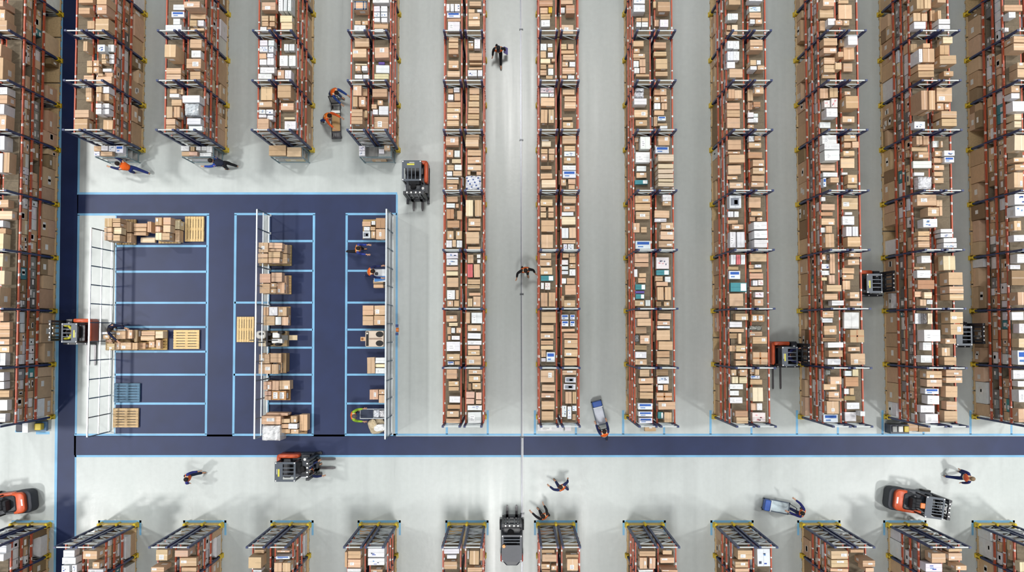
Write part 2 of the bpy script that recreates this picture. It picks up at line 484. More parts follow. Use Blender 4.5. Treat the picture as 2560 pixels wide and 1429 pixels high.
TRACE = """
Z 0 0 5.294
-60 0 45 85 10 b;-60 125 70 280 8 l;-60 285 95 440 7 b;-60 575 20 745 9 b;-60 790 45 1080 10 b;-60 1150 100 1250 7 w;-60 1255 100 1370 7 b
Z 0 250 5.294
-60 50 60 185 9 w;-60 210 85 415 7 l;-60 470 65 660 7 w;-60 700 40 960 6 w;45 690 130 960 6 b;-60 1315 115 1420 4 l
Z 0 500 5.294
-60 140 165 255 3 b;-60 265 45 355 6 w;-60 370 80 445 5 b;-60 460 50 670 6 y;-60 700 45 880 6 y;-60 930 65 1115 6 y;-60 1160 5 1430 9 b
Z 0 750 4.2
-60 125 40 220 5 b;-60 230 105 310 3 b;-60 310 105 390 3 b;-60 405 100 470 3 l;-60 480 100 550 3 l;-60 565 60 700 4 w;-60 755 45 850 5 w;-60 855 45 935 5 w;-60 945 100 1020 3 b;-60 1045 80 1160 4 w;-60 1190 60 1280 4 w
Z 175 0 6.495
430 -60 600 72 10 b;430 74 600 228 10 l;408 298 632 500 8 b;135 122 325 228 8 b;180 -60 420 50 6 b;280 335 405 470 2 b
210 665 285 830 6 b;270 980 365 1080 4 b;375 975 472 1075 4 l;270 1085 365 1185 4 b;375 1085 472 1185 4 l;240 1220 405 1300 4 b
440 720 590 840 5 W;595 720 718 840 5 w;510 875 605 955 4 b;610 875 718 955 4 w;510 960 605 1035 4 b;610 960 718 1035 4 w;530 1110 680 1165 4 w;550 1175 697 1250 4 b;450 1190 545 1245 4 b;420 1260 680 1390 5 b
Z 175 200 5.955
230 95 325 240 5 b;235 250 325 320 4 l;110 440 325 560 8 b;68 572 270 735 9 b
385 95 475 185 7 b;485 95 585 195 7 w;385 190 470 315 7 l;480 200 585 310 7 b;380 345 470 415 7 w;490 345 585 415 7 w;380 425 470 510 7 w;490 425 585 510 7 w;490 590 640 740 4 b
Z 400 0 6.495
210 70 400 165 4 w;205 185 420 280 5 U;210 300 330 400 5 w;115 400 385 510 8 w;70 718 260 930 11 b;100 1100 345 1200 8 b;100 1203 345 1290 8 b
385 20 650 125 9 l;515 230 770 310 2 b;480 325 600 425 4 b;605 325 715 425 4 w;490 455 720 500 4 b;485 635 680 780 5 b;505 815 665 935 5 w;425 950 670 1110 6 l;485 1160 660 1290 5 b
Z 400 200 6.215
150 135 275 210 4 b;145 210 300 270 4 w;295 140 385 225 3 b;175 300 340 400 2 b;95 410 195 590 6 b;205 410 310 585 8 b;90 600 240 695 7 b;90 700 240 780 7 b
345 235 620 350 8 w;370 355 600 545 7 s;415 590 635 690 6 w;445 710 660 790 4 w
Z 630 0 6.806
165 35 405 175 5 l;160 265 280 360 4 b;295 265 390 360 4 b;165 365 280 445 4 b;295 370 390 450 4 b;135 455 250 520 4 w;255 460 330 500 3 b
445 -100 530 190 8 w;535 -100 600 190 8 w;605 -100 670 190 8 w;475 260 685 375 5 y;490 380 690 500 4 y
130 680 265 780 5 w;275 680 380 780 5 w;125 785 270 885 5 W;280 785 370 890 5 W;120 905 245 1000 4 b;255 905 365 980 4 w;125 1005 250 1105 4 w;255 985 375 1105 4 w;135 1140 385 1245 5 w;100 1250 340 1345 4 w
540 745 625 865 3 w;630 745 725 865 3 w;465 940 610 1125 4 w;625 940 745 1125 4 w;430 1190 550 1340 6 l;555 1190 670 1340 6 w
Z 630 200 6.494
140 105 335 330 5 b;105 345 330 440 6 l;110 475 220 550 5 W;225 475 345 550 5 W;105 560 235 610 5 w;245 570 345 660 5 w;85 610 275 800 7 b
410 70 635 285 7 b;465 370 680 490 3 l;520 600 700 640 2 y;525 665 715 800 3 w
Z 865 0 6.807
130 25 360 170 7 B;150 350 255 420 3 b;270 350 375 425 3 l;135 425 335 530 4 w;145 645 395 800 3 b;105 825 350 980 6 l;155 1080 360 1110 3 y;155 1115 250 1210 4 l;265 1115 365 1205 4 w;145 1265 280 1340 4 w;285 1265 390 1340 3 w
450 -60 735 50 5 w;470 100 580 200 4 w;590 100 705 200 4 w;470 205 580 290 4 W;590 205 705 290 4 W;475 300 580 380 4 w;595 300 705 380 4 w;470 390 720 490 2 b;480 490 640 550 4 w;485 800 730 985 5 l;505 1105 740 1245 3 w;550 1050 660 1100 2 V;480 1255 730 1345 3 y
Z 865 200 6.494
110 80 260 255 7 l;105 265 190 435 7 b;200 270 320 435 6 l;270 140 350 260 2 b;85 470 270 590 9 b;80 595 270 715 9 b;295 490 350 610 3 b
425 140 670 275 5 b;510 325 600 410 3 l;410 390 500 465 4 b;530 420 690 565 3 w;430 475 520 560 3 w;455 595 690 790 2 l
Z 1100 0 6.496
100 60 160 185 4 w;165 60 230 185 4 w;235 60 325 185 4 W;110 195 330 290 2 U;120 300 340 350 2 b;125 350 325 490 4 w;140 605 300 680 4 b;135 690 300 785 4 b;135 795 300 880 5 b;135 980 305 1110 3 l;115 1150 325 1250 4 b
475 20 670 100 3 b;460 145 565 210 3 b;600 150 680 200 3 w;460 210 650 320 3 l;460 325 650 430 4 b;460 665 545 690 3 w;460 700 545 790 3 l;555 630 655 790 4 w;470 860 685 980 4 b;475 1015 685 1050 3 b;465 1090 685 1130 3 b;450 1135 605 1240 4 W;610 1135 690 1240 4 w
Z 1100 200 6.496
130 135 215 210 3 b;220 120 320 200 3 w;130 230 220 325 4 w;230 215 330 335 4 b;115 355 340 445 3 b;110 450 335 530 4 l;110 540 310 645 4 l;110 655 310 750 4 b;90 910 305 1060 5 l;105 1130 215 1250 4 l;230 1140 325 1250 3 w;110 1290 150 1350 3 w;190 1280 345 1350 2 y
475 125 640 230 4 b;475 240 640 330 4 b;460 345 640 435 4 b;455 450 640 540 4 b;450 550 640 635 4 b;445 645 635 740 4 b;415 870 640 960 5 b;410 960 630 1080 5 b;445 1130 670 1230 4 b;445 1245 670 1355 4 l
Z 1100 400 5.95
105 70 210 155 4 b;215 65 325 150 4 w;100 165 185 235 4 w;190 160 325 235 4 b;95 255 280 285 4 w;100 290 280 350 4 b;105 360 260 440 3 l;100 540 265 625 4 b;90 640 225 710 4 w;230 645 280 710 3 b;95 725 210 875 4 k;250 750 330 885 2 b;105 895 290 1005 4 k;105 1050 205 1180 3 l;235 1050 330 1180 3 l;90 1190 180 1300 4 w;180 1185 240 1290 4 b;245 1190 330 1300 4 w
405 70 615 155 4 l;405 160 455 220 3 b;540 165 615 225 3 b;375 225 615 440 5 S;380 590 495 835 6 y;515 590 620 835 6 b;420 865 605 985 4 l;415 1000 605 1050 3 b;385 1065 585 1245 5 b;410 1285 605 1330 3 b
Z 1100 620 5.95
90 65 270 155 5 W;95 160 265 255 5 W;90 270 270 335 4 b;90 340 270 410 4 y;100 435 275 580 4 b;100 620 225 765 4 w;230 620 280 765 3 b;105 775 200 870 3 l;205 775 285 870 3 b;90 995 255 1095 4 l;130 1105 265 1160 3 y;105 1170 165 1280 3 b;165 1180 225 1265 4 w;240 1180 315 1265 4 l;115 1300 160 1370 2 b;170 1300 295 1365 3 w
410 95 500 225 4 b;545 90 605 150 3 w;550 160 605 225 3 w;405 235 490 435 4 R;500 235 595 435 4 b;410 460 600 540 4 b;405 545 595 600 4 b;430 660 605 710 2 b;410 745 485 870 3 b;490 715 605 870 3 l;380 950 450 1120 3 b;465 955 630 1120 4 w;410 1140 610 1235 4 l;410 1260 610 1350 4 w
Z 1100 840 5.712
90 75 290 215 4 w;95 250 285 345 4 l;105 355 200 410 3 U;205 350 285 410 3 b;90 460 245 600 5 b;120 640 270 715 4 l;120 720 270 780 4 b;130 855 290 950 4 w;105 975 290 1040 3 k;95 1065 270 1155 4 l;85 1180 290 1245 4 b
390 60 595 125 5 w;395 130 570 190 4 p;395 195 570 275 4 l;375 280 590 410 4 l;405 475 605 545 3 l;410 560 580 655 4 l;400 670 450 775 2 d;460 665 585 760 3 l;370 790 495 885 4 p;370 890 490 970 4 p;510 800 595 905 4 p;510 910 595 970 4 p;390 985 600 1060 3 W;395 1090 590 1250 4 w
Z 1330 0 6.496
115 0 340 105 2 k;130 120 260 220 3 b;265 110 330 210 4 Y;135 225 300 315 3 b;145 320 295 435 3 w;135 705 240 820 3 w;250 705 335 770 3 w;255 770 335 830 3 b;135 830 230 940 3 b;255 850 345 930 3 w;135 950 300 1030 3 y;315 950 375 1000 3 b;135 1045 235 1120 3 b;260 1045 350 1105 4 b;260 1110 350 1220 4 w;130 1135 240 1220 2 b;225 1225 340 1280 3 b
465 -60 665 70 3 b;550 80 695 220 6 b;465 120 535 210 2 w;475 400 675 550 3 l;470 710 565 800 3 b;580 710 680 800 3 b;470 815 690 875 2 b;500 885 700 975 4 b;490 1000 590 1085 3 l;605 1000 705 1085 3 w;490 1095 700 1200 4 b;485 1220 570 1275 3 b;580 1220 690 1280 3 w
Z 1330 200 6.496
135 120 360 205 3 P;135 215 275 275 3 w;280 215 360 275 3 W;140 285 370 425 4 b;140 475 255 700 5 b;265 475 360 700 5 l;155 965 275 990 2 w;155 990 310 1085 3 y;145 1115 255 1195 5 b;270 1110 370 1200 5 b;145 1200 255 1305 5 l;270 1205 365 1305 5 b
495 150 695 240 3 b;525 260 720 350 5 b;525 355 715 465 5 b;495 600 660 650 2 b;500 680 670 780 2 l;490 900 715 1035 3 b;520 1065 705 1150 3 b;520 1155 705 1240 3 W;515 1250 710 1355 4 l
Z 1330 400 5.95
125 85 295 135 3 b;125 195 305 280 3 b;140 290 355 410 5 y;125 580 310 680 4 l;125 695 210 765 3 b;240 700 325 770 3 b;125 775 215 855 3 b;240 775 325 855 3 b;135 890 335 1065 4 b;135 1105 315 1310 4 b
455 75 655 150 4 w;455 155 655 265 4 U;430 285 510 380 3 l;535 280 650 360 3 b;540 365 640 435 2 b;460 535 655 640 4 b;465 675 645 765 3 l;440 770 620 830 3 w;440 840 650 960 4 y;440 1005 545 1160 4 w;550 1000 655 1160 4 p;440 1180 650 1240 2 b;465 1245 525 1330 3 W;530 1245 625 1330 3 W
Z 1330 620 5.95
115 65 290 155 4 l;115 170 290 265 4 l;125 285 305 395 3 l;130 405 325 490 2 Q;130 510 180 610 3 w;190 510 275 620 3 P;130 660 235 870 4 b;245 655 350 870 4 b;140 945 360 1115 4 b;130 1140 325 1240 3 b;125 1260 325 1350 3 l
455 70 550 140 2 b;555 70 640 115 2 b;555 120 650 225 4 b;440 170 540 250 3 w;440 265 540 325 3 w;440 335 540 390 3 w;555 235 650 300 3 l;555 310 650 410 3 w;440 445 510 530 2 w;515 440 640 540 2 b;490 545 655 695 4 b;475 770 645 875 4 l;435 705 480 870 2 b;435 985 545 1065 3 U;565 985 640 1065 3 U;440 1075 545 1165 3 U;565 1075 640 1165 3 U;435 1195 640 1245 2 b;470 1260 685 1345 4 b
Z 1330 840 5.712
125 60 305 125 4 b;125 130 305 195 4 b;130 195 200 300 2 b;205 225 330 370 4 U;130 310 200 365 3 w;120 485 320 660 3 l;140 690 335 785 3 b;130 810 320 880 3 l;135 925 325 1050 4 b;135 1070 310 1205 5 b
460 45 655 170 4 l;460 185 655 295 4 l;460 315 645 425 4 b;430 485 635 555 3 l;470 580 630 665 3 G;450 680 625 765 3 G;475 790 570 965 4 b;575 790 635 965 4 b;425 990 495 1155 4 W;505 1000 565 1185 4 W;575 990 640 1070 4 W;575 1110 625 1200 2 b
Z 1545 0 6.493
255 -60 440 60 6 W;250 75 440 195 6 w;295 285 380 350 4 b;385 285 490 350 4 b;295 355 380 440 4 w;385 355 490 440 4 w;245 660 420 755 4 b;255 785 355 860 3 l;245 870 440 940 2 l;250 945 355 975 2 b;250 985 340 1090 2 w;345 955 450 1080 2 b;260 1100 350 1190 2 w;355 1085 450 1190 2 b;290 1200 510 1245 3 b
635 25 850 185 7 b;560 20 620 130 2 b;680 315 820 440 4 w;590 320 665 430 2 b;575 680 780 785 3 b;570 835 780 910 3 b;610 950 805 1120 4 b;605 1160 810 1235 3 b
Z 1545 200 6.493
290 120 430 185 4 s;270 190 425 285 5 s;255 295 465 400 6 w;260 480 485 605 3 l;285 645 475 745 3 l;360 915 525 1120 6 w;275 930 335 1010 2 l;285 1015 335 1140 1 d;285 1165 520 1340 4 w
560 150 665 245 3 k;680 135 790 245 3 l;560 265 660 360 3 l;690 260 800 360 3 l;580 370 685 475 3 w;705 370 800 480 2 b;575 490 740 570 3 b;570 590 635 750 2 b;640 585 780 660 4 U;640 700 800 740 3 b;680 740 805 790 3 w;650 905 840 1060 5 l;605 1075 830 1190 3 U
Z 1545 380 5.716
265 195 405 275 3 w;260 290 410 370 2 l;240 395 430 460 3 Q;245 620 465 725 3 l;245 735 465 835 3 b;255 850 455 960 3 l;215 1010 310 1150 1 l;325 1065 415 1150 2 b;250 1265 470 1385 3 U
570 30 800 130 10 c;570 165 795 235 10 c;570 240 790 305 10 c;570 310 795 375 10 c;575 380 795 425 10 c;570 430 800 490 10 c;635 595 765 690 4 w;635 700 760 765 3 l;510 830 725 940 2 b;515 945 690 1000 2 w;615 1005 795 1105 5 l;605 1130 800 1250 5 l;580 1265 790 1360 4 l
Z 1545 610 5.716
240 130 440 260 4 b;235 265 440 325 4 b;300 410 405 475 2 b;230 355 280 470 2 w;285 480 400 555 1 b;245 570 395 655 2 Q;245 665 380 705 2 V;250 710 380 785 2 Q;240 800 380 885 3 l;390 795 465 885 3 w;245 940 445 1045 3 b;275 1060 475 1170 4 b;245 1180 410 1280 1 d;240 1290 305 1400 2 g;315 1300 455 1425 3 l
545 185 730 355 3 P;545 365 735 445 3 Q;520 455 630 530 3 b;670 460 755 545 3 w;545 535 715 600 4 b;560 610 655 800 4 b;670 610 760 800 4 b;545 815 620 890 2 d;655 815 740 890 2 l;580 985 760 1075 4 b;560 1095 745 1160 3 l;560 1165 745 1205 3 w;550 1225 745 1375 3 b
Z 1545 840 5.716
235 125 415 200 1 d;245 220 410 315 3 w;245 325 415 410 3 l;310 475 450 580 3 b;295 595 505 680 4 l;310 695 505 795 5 b;310 800 505 895 5 b;285 955 495 1050 5 U;290 1075 495 1150 5 U;300 1175 495 1255 5 U
580 70 785 200 4 b;555 210 740 305 3 b;555 310 740 405 3 b;545 470 720 565 2 d;560 575 730 680 3 W;570 695 645 775 2 w;650 690 720 780 2 b;550 805 775 920 4 T;575 935 820 1050 5 l;570 1080 650 1180 3 Q;660 1085 770 1230 4 b
Z 1760 0 6.494
400 -60 595 80 7 b;335 215 415 330 5 w;435 215 555 320 5 w;320 435 360 500 3 b;370 405 435 490 3 b;450 400 550 500 3 y;325 510 435 570 2 b;445 510 545 570 2 b;350 660 455 790 4 w;470 660 575 800 4 w;350 830 455 980 4 w;470 830 575 980 4 w;355 1000 490 1110 3 w;410 1115 630 1260 5 b
710 -40 935 20 6 w;730 105 920 190 5 W;735 200 930 290 4 b;745 310 830 390 3 w;835 310 945 390 3 l;745 640 955 745 7 b;745 750 955 815 7 l;750 970 850 1060 7 b;855 975 925 1050 7 w;750 1070 860 1135 7 w;870 1060 985 1135 7 l
Z 1760 200 6.494
380 145 485 300 5 b;495 160 615 300 5 b;350 365 565 480 2 b;350 485 565 600 2 b;350 610 565 780 2 b;360 965 580 1130 3 b;390 1205 650 1340 5 b;375 1155 580 1200 3 l
810 110 970 225 5 l;690 150 790 340 2 b;690 360 780 480 2 b;790 350 920 440 4 k;665 520 775 605 2 w;790 540 880 600 2 w;665 620 775 690 2 w;790 605 880 690 2 w;665 720 765 780 2 l;695 905 795 1000 3 w;815 905 930 980 4 l;700 1010 905 1100 3 l;670 1165 900 1270 2 k;790 1290 980 1400 5 l
Z 1760 400 5.953
335 75 530 210 3 b;340 230 500 290 1 l;380 330 580 420 4 l;370 525 550 715 5 G;325 760 410 850 2 w;450 760 520 850 2 w;330 890 490 950 1 b;415 955 590 1030 4 l;385 1065 475 1300 5 w;490 1065 610 1300 5 w
725 110 905 205 5 l;710 225 900 320 3 b;700 325 895 400 4 l;635 550 815 710 2 b;700 760 870 830 4 l;680 840 765 910 2 b;790 850 870 910 3 l;740 915 940 1030 10 w;745 1045 945 1165 10 w;745 1180 945 1300 10 w
Z 1760 620 5.953
400 95 475 245 4 w;480 95 545 245 4 R;550 95 615 245 4 w;355 270 515 325 1 b;360 335 530 460 3 U;395 510 640 650 4 Q;355 670 565 865 3 b;465 970 660 1075 5 l;365 1090 555 1180 3 w;335 1195 560 1250 2 b;375 1265 500 1345 1 d;510 1265 560 1425 2 b
630 80 880 200 3 b;630 245 715 305 1 b;750 240 855 290 3 W;640 310 840 360 1 b;635 370 840 460 2 b;725 475 800 560 4 w;805 470 885 555 4 P;655 570 850 625 2 b;760 650 890 735 4 P;750 755 885 860 4 l;700 985 900 1095 4 L;640 1150 830 1225 1 g;640 1240 830 1310 1 l;725 1315 940 1425 6 l
Z 1760 840 5.718
340 130 440 220 2 b;445 130 595 220 4 l;450 240 610 335 4 l;450 350 610 425 4 b;390 475 465 565 3 l;510 475 620 570 4 l;400 575 490 675 3 y;505 580 620 675 3 y;350 680 545 760 2 w;355 775 490 850 2 w;355 870 540 960 2 w;445 1065 630 1155 6 b;460 1170 635 1265 6 b
690 225 905 405 6 T;625 465 725 545 2 l;730 460 790 550 3 b;630 560 715 610 2 U;725 560 800 610 2 W;620 615 795 695 1 b;680 730 830 935 5 y;640 955 725 1060 2 p;750 955 835 1060 3 w;690 1090 880 1225 4 P
Z 1975 0 6.495
535 -40 720 100 7 l;480 150 710 290 3 b;595 295 735 410 6 w;485 330 590 500 2 b;545 615 770 740 6 b;545 770 760 865 6 l;550 930 730 1040 5 b;550 1050 730 1175 5 b;520 1205 750 1270 2 l
775 0 945 60 2 b;735 75 955 310 2 b;740 325 860 410 2 l;865 325 965 415 2 l;940 550 1100 710 7 w;810 635 880 755 3 l;780 835 870 925 4 b;870 765 1045 970 3 b;865 1025 1015 1165 2 b;735 1015 840 1130 1 b
Z 1975 200 6.495
485 130 620 300 3 b;645 125 780 285 3 b;555 325 650 445 4 P;670 295 775 445 4 P;590 455 775 600 7 w;480 680 660 780 2 w;520 875 760 1020 5 w;555 1025 805 1130 8 w;560 1135 805 1305 8 w;475 1370 705 1430 2 b
905 255 1110 460 8 b;885 180 985 245 4 l;850 585 1050 690 5 l;875 880 1080 980 4 l;875 1010 990 1100 4 b;1010 995 1120 1100 4 b;865 1145 1050 1230 4 l;795 1265 1020 1430 2 b
Z 1975 400 5.953
430 65 650 165 2 b;490 180 710 250 4 w;495 260 540 400 4 U;600 255 730 335 6 b;465 545 530 610 2 w;465 650 670 745 4 b;425 770 610 830 2 k;460 865 660 965 3 l;450 1000 525 1080 2 w;530 975 630 1085 2 b;525 1095 660 1300 5 b
860 215 1000 350 5 l;850 360 1000 415 4 b;770 560 1010 735 4 l;815 770 930 815 2 w;740 830 920 965 3 w;835 985 920 1135 5 w;930 985 1015 1135 5 w;855 1140 1050 1290 6 b;770 180 860 220 2 w
Z 1975 620 5.953
475 90 545 180 2 l;550 90 590 180 2 g;595 80 670 380 2 b;470 230 590 310 2 W;470 330 590 410 2 w;580 390 670 535 2 p;440 430 525 485 2 y;545 545 770 645 5 b;510 675 710 770 4 b;620 775 805 855 5 w;485 925 650 1025 2 l;460 1040 620 1110 2 w;505 1150 695 1290 4 l;480 1330 690 1390 1 d
880 65 1050 130 5 l;860 165 1035 250 5 l;735 290 915 380 2 b;740 390 910 465 2 l;745 480 860 620 1 b;890 650 1035 750 6 l;890 785 1080 865 6 l;775 950 1000 1200 3 w;895 1210 1105 1405 5 T
Z 1975 840 5.716
540 85 765 165 5 w;550 200 755 300 5 l;535 320 725 410 4 w;505 475 585 560 2 g;575 575 740 690 4 l;480 680 670 770 3 l;550 790 705 880 4 l;550 885 770 925 4 b;525 925 700 1110 4 l;475 1120 685 1240 2 U
830 150 1000 220 2 l;865 245 1075 410 5 l;780 490 885 570 3 w;895 465 980 570 3 y;790 580 980 720 4 k;740 745 835 830 2 w;840 740 915 840 2 b;755 850 915 920 1 d;810 945 995 1045 4 w;785 1080 965 1220 4 w;985 1070 1075 1145 6 w
Z 2190 0 6.495
660 -60 775 145 8 b;785 -60 895 140 8 b;605 205 725 345 5 b;740 215 835 345 5 b;615 350 810 470 6 w;730 700 880 780 8 b;760 785 950 1010 9 b;695 790 755 1010 9 w;680 1040 945 1145 9 b;685 1150 945 1255 9 b;565 710 700 850 3 b
995 -40 1140 45 7 b;880 165 975 345 4 b;985 165 1060 310 4 b;1015 305 1205 390 7 w;1015 400 1205 475 7 w;1085 590 1245 705 6 y;1035 730 1190 890 5 b;1035 895 1305 1040 8 b;1100 1150 1260 1240 5 l
Z 2190 200 6.495
735 165 850 485 12 b;860 165 960 485 12 b;620 670 800 790 4 W;655 905 755 1050 4 b;765 905 860 1055 4 b;570 1085 830 1160 2 b;685 1165 860 1265 5 l;600 1310 905 1430 3 w
985 120 1235 355 3 l;990 375 1100 490 3 l;1115 380 1200 480 3 l;1060 500 1315 615 9 b;1065 625 1315 750 9 b;920 985 1035 1095 4 w;1035 985 1085 1095 3 l;955 1145 1085 1235 4 l;1095 1140 1280 1230 5 W;915 1260 1075 1345 3 b;1095 1245 1270 1340 4 U;920 1370 1090 1430 3 l
Z 2190 400 5.955
565 180 720 235 3 w;635 240 840 430 5 s;610 510 900 680 6 l;770 700 940 835 7 l;700 870 915 1000 6 W;625 1055 800 1130 5 b;620 1135 800 1200 5 b;625 1205 800 1300 5 b
845 70 1000 150 3 l;845 170 980 240 3 b;850 260 995 345 3 l;900 590 990 690 3 b;945 690 990 830 3 b;960 1020 1140 1080 6 w;960 1085 1140 1150 6 W;1005 1155 1200 1225 7 w;1005 1230 1205 1305 7 W
Z 2190 620 5.952
675 110 815 220 5 w;560 275 740 315 2 l;610 325 815 445 4 w;620 470 870 610 4 k;575 640 680 730 1 b;715 650 835 750 3 y;655 760 750 860 4 b;755 765 845 835 4 w;580 965 700 1130 4 w;705 965 765 1130 4 g;770 965 840 1130 4 y;715 1210 960 1390 7 w
1000 110 1180 330 6 y;1080 355 1290 550 9 b;1090 565 1305 675 9 b;1095 680 1305 775 9 b;850 105 1000 350 4 D;1105 945 1295 1120 9 l;1110 1125 1300 1290 9 l;1030 1340 1195 1425 5 l
Z 2190 840 5.717
670 85 795 205 4 w;640 270 800 380 5 w;720 495 945 605 6 l;725 615 945 725 6 l;700 745 900 830 5 U;735 845 905 975 6 w;635 985 840 1095 4 w;705 1110 890 1245 6 w
940 160 1060 285 4 l;975 295 1150 415 5 b;1000 480 1235 575 5 l;1000 585 1235 670 5 l;995 710 1165 875 5 b;1005 930 1160 1055 5 b;975 1065 1165 1220 5 b
Z 2400 0 6.494
700 75 1000 180 3 b;790 190 905 290 6 w;870 585 1100 690 8 b;870 700 1100 820 8 b;930 1010 1100 1110 7 l;930 1115 1100 1260 7 b;720 445 790 520 3 w
Z 2400 200 6.494
830 90 970 200 6 l;830 210 970 300 6 w;855 340 1100 510 6 w;880 545 1000 650 7 y;880 665 1000 770 7 y;885 885 1100 1145 8 c;870 1255 1100 1330 6 l
Z 2400 400 5.956
815 60 1000 150 6 l;805 180 940 410 7 l;810 495 1000 655 7 W;820 680 1000 835 7 W;805 900 910 1050 6 l;800 1110 1000 1210 5 w
Z 2400 620 5.956
850 85 1000 220 6 w;725 245 880 315 3 w;770 330 1000 555 3 d;860 650 1000 850 7 b;770 945 950 1075 5 w;880 1120 1000 1270 5 w
Z 2400 840 5.719
840 30 1000 165 6 y;825 200 1000 410 5 U;760 480 1000 620 4 w;825 640 1000 725 5 w;840 765 1000 945 6 w;835 1035 1000 1230 5 b
Z 0 1290 7.11
-100 480 120 640 6 w;-100 650 70 800 6 w;1120 600 1330 730 5 w;1100 730 1350 850 6 w;1090 870 1240 1000 6 W;1275 860 1370 1000 5 W;1470 610 1730 765 8 l;1640 810 1770 930 5 l;1590 940 1870 1000 6 w
Z 360 1290 10.28
300 850 610 1140 6 l;175 1300 520 1430 9 l;785 870 1135 1045 9 p;910 1060 1355 1285 6 l;960 1310 1350 1430 6 b
Z 600 1290 10.28
210 1045 550 1340 9 b;360 860 620 950 4 b;330 1370 560 1430 6 W;945 870 1280 930 5 l;915 1020 1280 1105 5 U;870 1190 1080 1430 6 b;1090 1190 1300 1430 6 b
Z 840 1290 10.28
300 890 640 1090 6 b;300 1100 640 1320 6 l;180 910 260 1310 5 b;280 1340 640 1430 4 w;815 820 1250 1050 7 W;815 1070 1250 1260 7 W;890 1360 1200 1430 5 l
Z 1090 1290 10.28
200 830 600 965 5 w;275 990 530 1090 4 w;200 1160 545 1360 5 b;855 880 1110 1245 6 b;800 880 850 1100 4 w;1125 820 1210 1140 3 b;805 1310 1190 1430 5 b
Z 1320 1290 10.28
350 860 690 950 3 b;360 975 740 1170 5 b;340 1220 570 1360 4 l;595 1260 740 1390 4 l;350 1375 570 1430 3 b;1000 1090 1290 1400 6 l;970 980 1300 1070 4 b
Z 1540 1290 10.28
600 890 1020 1030 6 b;605 1055 800 1350 5 l;855 1055 1020 1350 5 l;580 1370 960 1430 5 w;1200 870 1440 985 4 b;1135 1055 1500 1205 6 l;1170 1370 1590 1430 9 l
Z 1760 1290 10.28
865 870 1250 1110 7 l;800 1160 1140 1320 6 l;800 1335 1160 1430 6 b;1370 830 1700 1290 6 W
Z 1980 1290 10.28
1005 885 1445 1100 6 l;1005 1115 1445 1315 6 l;985 1340 1450 1430 6 l;1815 1130 2140 1300 8 l;1890 1320 2110 1430 8 b;1500 850 1850 940 3 b
Z 2200 1290 10.28
1330 945 1690 1200 7 b;1170 1210 1600 1430 6 W;1760 940 2110 1140 6 l;1760 830 2110 910 5 b;1950 1260 2230 1390 8 l
Z 2410 1290 10.28
1430 1170 1600 1430 7 y
"""

# ------------------------------------------------------------------ cartons
TONES = {
    'b': (206, 174, 141), 'l': (207, 175, 143), 'k': (188, 147, 116), 'd': (152, 126, 96), 'y': (224, 208, 174), 'c': (208, 190, 164),
    'p': (214, 180, 156), 'T': (208, 176, 142), 'L': (194, 150, 104), 'B': (206, 174, 139), 'D': (122, 88, 60), 'R': (214, 120, 122), 'Y': (216, 178, 62),
    'w': (228, 229, 231), 'W': (228, 230, 234), 'P': (230, 224, 222), 'U': (225, 230, 238), 'Q': (70, 138, 146), 'V': (104, 86, 160), 'G': (214, 216, 218),
    's': (222, 224, 228), 'S': (228, 230, 234), 'g': (150, 152, 150),
}
WHITE = set('wWPUQVG'); CREAM = set('ycpY'); WRAP = set('sSg')
PAPER = lin(240, 240, 238); INK = lin(120, 122, 130)


def tone(code, r):
    t = TONES[code]
    q = r.gauss(0, 1)
    j = 7 if code not in WHITE else 4
    return lin(*[max(10, min(245, a + q * j + r.gauss(0, 2.0))) for a in t])


def mul(c, k):
    return (c[0] * k, c[1] * k, c[2] * k, 1.0)


class Each:
    """collects every label as a mesh of its own"""
    def __init__(self): self.all = []
    def new(self):
        self.all.append(MB()); return self.all[-1]


class Merged(MB):
    def new(self): return self


def label_quad(b, x0, y0, x1, y1, z, r, col=PAPER):
    """a paper label lying on a top face, with lines of print"""
    b = b.new()
    b.box(x0, y0, z, x1, y1, z + .003, col)
    n = r.choice((2, 3, 4))
    h = (y1 - y0)
    for i in range(n):
        yy = y0 + h * (i + .6) / (n + .4)
        b.box(x0 + (x1 - x0) * .12, yy - h * .05, z + .003, x0 + (x1 - x0) * r.uniform(.5, .88), yy + h * .03, z + .0036, INK)


def side_label(b, face, x0, y0, x1, y1, z0, z1, r):
    """a label on one upright face: face is 'x-', 'x+', 'y-' or 'y+'"""
    b = b.new()
    h = z1 - z0
    lh = min(h * r.uniform(.3, .6), .26); zc = z0 + h * r.uniform(.35, .7)
    if face[0] == 'x':
        w = y1 - y0; lw = min(w * r.uniform(.25, .6), .24); c = y0 + w * r.uniform(.3, .7)
        X = x0 if face[1] == '-' else x1
        b.box(X - .003, c - lw / 2, max(z0 + .02, zc - lh / 2), X + .003, c + lw / 2, min(z1 - .02, zc + lh / 2), mul(PAPER, r.uniform(.82, 1)))
    else:
        w = x1 - x0; lw = min(w * r.uniform(.25, .6), .24); c = x0 + w * r.uniform(.3, .7)
        Y = y0 if face[1] == '-' else y1
        b.box(c - lw / 2, Y - .003, max(z0 + .02, zc - lh / 2), c + lw / 2, Y + .003, min(z1 - .02, zc + lh / 2), mul(PAPER, r.uniform(.82, 1)))


